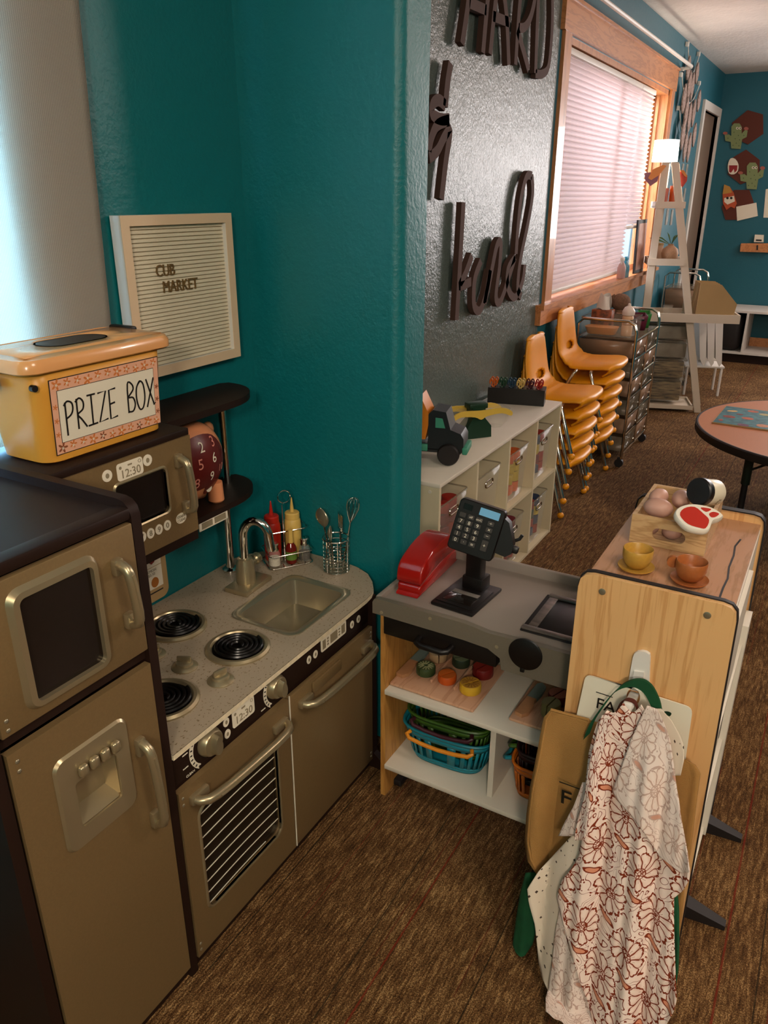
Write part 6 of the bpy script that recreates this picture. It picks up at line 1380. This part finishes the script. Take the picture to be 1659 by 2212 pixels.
MB().prism([(p.x, p.y) for p in cn], 2, zb_, zb_ + .006).build('board', 'cardboard', t); ce = sum((p for p in cn), Vector()) / 4
M['tealprint'] = mat('teal_print', '#3f7f86', .5, c2='#2a5560', vs=30); MB().prism([(ce.x + (p.x - ce.x) * .985, ce.y + (p.y - ce.y) * .985) for p in cn], 2, zb_ + .006, zb_ + .0066).build('picture', 'tealprint', t)
FR = {'banana': ('#d9b06a', [(0, 0), (.01, .02), (.035, .035), (.06, .035), (.04, .022), (.03, .0)], (1583, 892)), }
for nm, c, px, py, a, b_, r_ in (('pear_print', '#8a3022', 1575, 900, .055, .022, -10), ('orange_print', '#a8502c', 1627, 889, .05, .02, 0), ('plum_print', '#6d3050', 1605, 918, .05, .02, -12), ('peach_print', '#b4532c', 1615, 904, .052, .021, -8), ('cherry_print', '#a83a2c', 1557, 907, .02, .014, 0), ('berry_print', '#7a2a24', 1598, 895, .03, .012, 0), ('melon_print', '#9a8f5a', 1652, 896, .05, .02, 0), ('salmon_print', '#c07a52', 1648, 920, .055, .025, -5), ('banana_print', '#d3a865', 1582, 888, .048, .013, 25)):
    q = on(px, py, Z, zb_ + .0066); M[nm] = mat(nm + '_colour', c, .5, var=.25, vs=60); MB(Tr(q.x, q.y, zb_ + .0066) @ Rt('Z', r_)).prism(circ(0, 0, a / 2 * 1.1, 18, b_ * 1.1), 2, 0, .0005).build(nm, nm, t)
# ---------------------------------------------------------------- back wall
t = thing('low_cubby', 'white low shelf unit on a dark plinth along the back wall', 'shelf unit', (.6, 8.5, 0)); bx0, bx1, by = -1.02, 2.2, 8.22
MB().box(bx0, bx1, by, YB - .013, .475, .495).box(bx0, bx1, by, YB - .013, .085, .105).build('board', 'whitepaint', t)
for x in (bx0, -.745, -.33, .2, .75, 1.3, bx1 - .02): MB().box(x, x + .02, by, YB - .013, .105, .475).build('upright', 'whitepaint', t)
MB().box(bx0 + .02, bx1 - .03, by + .03, YB - .02, 0, .085).build('plinth', 'espresso', t); MB().box(-.72, -.34, YB - .10, YB - .08, .105, .19).build('orange_lip', 'pine', t)
tag(MB().rbox(-.985, -.77, by + .02, by + .35, .106, .44, .06, 4).build('black_bag', 'rubber'), 'black bag pushed into the left hole of the low shelf on the back wall', 'bag')
def fb(px, py, y=YB): q = on(px, py, Y, y); return (q.x, q.z)
def decal(name, pix, mm, parent, d0, d1, sm=0): pts = [fb(*p) for p in pix]; pts = crom(pts, sm, True) if sm else pts; return MB().prism(pts, 1, YB - d1, YB - d0).build(name, mm, parent)
M['hex'] = mat('rust_brown_felt', '#5c2e22', .9); M['cactus'] = mat('cactus_green_card', '#7d8a5a', .6); M['cdark'] = mat('dark_green_marks', '#3c4a2c', .6); M['pinkc'] = mat('pink_card', '#a55a4c', .6); M['pencil'] = mat('pencil_orange_card', '#b9502a', .6); M['yell'] = mat('yellow_card', '#b9873a', .6)
def z8(x, y): return (1330 + x * .235, 80 + y * .235)
for pts, lab in (([(1215, 672), (1355, 712), (1358, 890), (1218, 988), (1090, 930), (1070, 790)], 'rust brown felt hexagon behind the upper cactus'), ([(1200, 1035), (1325, 1130), (1320, 1290), (1150, 1355), (1030, 1260), (1075, 1110)], 'rust brown felt hexagon behind the apple and lower cactus'), ([(1090, 1405), (1230, 1405), (1270, 1520), (1150, 1680), (1010, 1680), (975, 1560)], 'rust brown felt hexagon behind the pencil cut-out')):
    tag(decal('felt_hexagon', [z8(*p) for p in pts], 'hex', None, .001, .012), lab, 'wall hexagon')
def cactus(ox, oy, s, lab):
    P_ = lambda x, y: z8(ox + x * s, oy + y * s); t = thing('cactus_cutout', lab, 'wall decoration', (0, YB - .02, 2)); t.location = (fb(*P_(0, 0))[0], YB - .02, fb(*P_(0, 0))[1])
    decal('body', [P_(*p) for p in ((-45, 120), (-50, 60), (-100, 50), (-105, -5), (-65, -10), (-55, 0), (-45, 5), (-45, -80), (-20, -110), (30, -110), (50, -80), (50, -15), (80, -50), (105, -45), (95, 15), (55, 35), (40, 125))], 'cactus', t, .013, .018)
    for x, y in ((10, -65), (36, -65)): e = decal('eye', [P_(x + 12 * cos(a), y + 12 * sin(a)) for a in [i * pi / 6 for i in range(12)]], 'labelwhite', t, .018, .020); decal('pupil', [P_(x + 2 + 6 * cos(a), y + 6 * sin(a)) for a in [i * pi / 4 for i in range(8)]], 'ink', e, .020, .021)
    decal('flower', [P_(-100 + 22 * cos(a), -20 + 14 * sin(a)) for a in [i * pi / 5 for i in range(10)]], 'pinkc', t, .018, .020); decal('flower', [P_(92 + 22 * cos(a), -62 + 16 * sin(a)) for a in [i * pi / 5 for i in range(10)]], 'pinkc', t, .018, .020)
    m = MB()
    for x, y in ((-20, -30), (20, 0), (-10, 30), (30, 40), (-75, 25), (0, 70), (70, 0), (-30, 90), (25, 95)): m.prism([fb(*P_(x + dx, y + dy)) for dx, dy in ((-5, 5), (0, -6), (6, 4))], 1, YB - .0195, YB - .018)
    m.build('spines', 'cdark', t)
cactus(1110, 905, 1.0, 'green paper cactus with googly eyes on the upper hexagon'); cactus(1255, 1270, 1.05, 'green paper cactus with googly eyes on the middle hexagon')
t = thing('apple_cutout', 'white and red paper apple beside the middle hexagon', 'wall decoration', (fb(*z8(1080, 1190))[0], YB - .02, fb(*z8(1080, 1190))[1])); M['redc'] = mat('red_card', '#8f1f22', .6)
decal('body', [z8(*p) for p in ((1040, 1150), (1060, 1115), (1100, 1120), (1130, 1170), (1125, 1230), (1090, 1262), (1045, 1255), (1032, 1200))], 'labelwhite', t, .013, .018, 2); decal('red_part', [z8(*p) for p in ((1045, 1180), (1122, 1180), (1118, 1225), (1095, 1248), (1088, 1212), (1062, 1248), (1045, 1240))], 'redc', t, .018, .020)
t = thing('pencil_cutout', 'orange paper pencil with eyes on the lowest hexagon', 'wall decoration', (fb(*z8(1040, 1470))[0], YB - .02, fb(*z8(1040, 1470))[1]))
decal('body', [z8(*p) for p in ((1000, 1355), (1050, 1375), (1085, 1430), (1115, 1530), (1095, 1575), (1060, 1560), (1020, 1590), (990, 1530), (985, 1440))], 'pencil', t, .013, .018); decal('tip', [z8(*p) for p in ((1000, 1355), (1050, 1375), (1072, 1430), (985, 1445))], 'yell', t, .018, .020); decal('face', [z8(*p) for p in ((1000, 1480), (1090, 1460), (1098, 1510), (1030, 1540), (1000, 1515))], 'labelwhite', t, .018, .020)
for x in (1030, 1065): decal('eye', [z8(x + 12 * cos(a), 1480 + 12 * sin(a)) for a in [i * pi / 5 for i in range(10)]], 'ink', t, .020, .022)
tag(decal('photo_card', [z8(*p) for p in ((1110, 1560), (1295, 1522), (1308, 1645), (1118, 1690))], 'labelwhite', None, .013, .016), 'small white printed card on the lowest hexagon', 'card')
decal_ = tag(decal('wall_paper', [z8(*p) for p in ((1380, 1400), (1470, 1380), (1470, 1660), (1358, 1660))], 'labelwhite', None, .001, .004), 'white paper pinned on the back wall beside the pencil', 'paper')
t = thing('wall_ledge', 'small pine ledge with a black hook on the back wall', 'wall shelf', (fb(*z8(1300, 1930))[0], YB, fb(*z8(1300, 1930))[1]))
decal('ledge_board', [z8(*p) for p in ((1160, 1895), (1420, 1895), (1420, 1978), (1150, 1970), (1155, 1910))], 'pine', t, .001, .06); decal('peg', [z8(*p) for p in ((1302, 1910), (1316, 1910), (1314, 1955), (1302, 1955))], 'ink', t, .06, .064)
t = thing('wall_sensor', 'small white box sitting on the pine ledge', 'small box', (fb(*z8(1320, 1850))[0], YB - .03, fb(*z8(1320, 1850))[1]))
decal('case', [z8(*p) for p in ((1285, 1815), (1365, 1818), (1362, 1885), (1275, 1883))], 'labelwhite', t, .02, .05); decal('window', [z8(*p) for p in ((1295, 1858), (1348, 1860), (1346, 1874), (1293, 1872))], 'ink', t, .05, .052)
# ---------------------------------------------------------------- garlands and small cards on the window wall
M['felt2'] = mat('mottled_felt_leaf', '#b39b90', .9, c2='#7d685f', vs=60)
for i, (a, b_, lens, lab) in enumerate((((1487, 97), (1511, 118), (.16, .22, .20, .15), 'uppermost felt leaf garland hung from two clear hooks by the door'), ((1473, 163), (1512, 181), (.20, .22, .22, .20, .16), 'middle felt leaf garland beside the door'), ((1468, 235), (1500, 249), (.22, .22, .22, .18), 'lowest felt leaf garland beside the door'))):
    A_ = on(*a, X, XW + .0215); B_ = on(*b_, X, XW + .0215); t = thing('leaf_garland', lab, 'garland', tuple(A_)); n_ = len(lens)
    cd = [A_.lerp(B_, k_ / 12) - Vector((0, 0, .16 * (1 - (2 * k_ / 12 - 1) ** 2))) for k_ in range(13)]; MB().tube(cd, .004, 5).build('cord', 'whitepaint', t)
    for e in (A_, B_): MB(Tr(*e)).rbox(-.02, .004, -.015, .015, -.01, .02, .003).build('hook', 'whitepaint', t)
    for k_ in range(n_):
        f_ = (k_ + .5) / n_; c = A_.lerp(B_, f_) - Vector((0, 0, .16 * (1 - (2 * f_ - 1) ** 2))); l_ = lens[k_]; w_ = .060
        pp = [(c.y + w_ * sin(pi * s) ** .8 * sg, c.z + .01 - l_ * s) for sg, rg in ((1, range(0, 11)), (-1, range(9, 0, -1))) for s in [j / 10 for j in rg]]
        MB().prism(pp, 0, XW + .027 + .012 * i, XW + .037 + .012 * i).build('leaf', 'felt2', t)
M['cardg'] = mat('grey_card_print', '#9a958a', .6, c2='#6e6a60', vs=20)
for i, (px, py) in enumerate(((1475, 362), (1484, 363), (1479, 415), (1442, 460), (1452, 461))):
    q = on(px, py, X, XW); tag(MB().box(XW + .001, XW + .004, q.y - .05, q.y + .03, q.z - .09, q.z + .03).build('wall_card', 'cardg'), ['grey strip card on the window wall, first beside the lamp', 'grey strip card on the window wall, second beside the lamp', 'grey card on the window wall below the strip cards', 'grey card low on the window wall between the ladder legs', 'second grey card low on the window wall between the ladder legs'][i], 'card')
# ---------------------------------------------------------------- brown cut-out words on the grey wall
M['brownwood'] = mat('dark_brown_mdf', '#4a3128', .8, var=.05)
LA = XW + .012; LB = XW + .034
def zA(x, y): return (900 + x * .4575, y * .4575)
def wpt(p): q = on(*zA(*p), X, LB); return (q.y, q.z)
def letter(nm, strokes, lab, w_=.034):
    t = thing(nm, lab, 'wall letter', (LA, wpt(strokes[0][0])[0], wpt(strokes[0][0])[1])); m = MB()
    for s in strokes:
        pts = [wpt(p) for p in s]; pts = crom(pts, 5) if len(pts) > 2 else pts; m.stroke(pts, w_, 0, LA, LB)
    m.build('cut_out', 'brownwood', t, smooth=50); return t
letter('letter_h', [[(258, -140), (246, 0), (216, 208)], [(352, -120), (336, 0), (314, 250)], [(250, 12), (330, 48)]], 'brown cut-out capital H, first of the large letters at the top of the grey wall')
letter('letter_a', [[(395, -130), (374, 0), (348, 256)], [(395, -130), (424, 60), (436, 306)], [(362, 76), (440, 106)]], 'brown cut-out capital A next to the H')
letter('letter_r', [[(502, -120), (484, 60), (468, 306)], [(498, -120), (560, -60), (545, 60), (514, 125), (482, 132)], [(476, 140), (505, 240), (530, 330)]], 'brown cut-out capital R between the A and the D')
letter('letter_d', [[(585, -120), (572, 60), (562, 345)], [(562, 347), (592, 350), (622, 318), (636, 200), (642, 60), (640, -80)]], 'brown cut-out capital D, nearest the window trim')
def zB(x, y): return (300 + x * .42194, y * .42194)
_z = zA; zA = zB
letter('ampersand', [[(1598, 322), (1582, 420), (1570, 545)], [(1570, 540), (1535, 512), (1505, 535), (1505, 585), (1545, 610), (1590, 610)], [(1590, 615), (1530, 640), (1500, 700), (1485, 770)], [(1488, 808), (1530, 770), (1565, 700), (1594, 672), (1572, 830), (1550, 1020)]], 'brown cut-out ampersand on the grey wall, partly behind the partition corner', .038)
zA = _z
letter('word_kind', [[(222, 955), (208, 1200), (190, 1512)], [(262, 1206), (232, 1290), (205, 1350), (258, 1330)], [(305, 1232), (275, 1320), (272, 1440), (300, 1465), (330, 1380), (348, 1275)], [(348, 1275), (322, 1430), (345, 1330), (378, 1165), (398, 1150), (392, 1260), (375, 1400), (395, 1425), (430, 1330), (466, 1215)], [(466, 1215), (432, 1270), (432, 1360), (465, 1405), (500, 1330), (512, 1250)], [(545, 830), (520, 835), (495, 930), (480, 1060), (470, 1200)], [(545, 830), (548, 920), (525, 1060), (490, 1230), (478, 1360), (495, 1400)]], 'brown cut-out script word kind on the grey wall above the cubby shelf', .036)
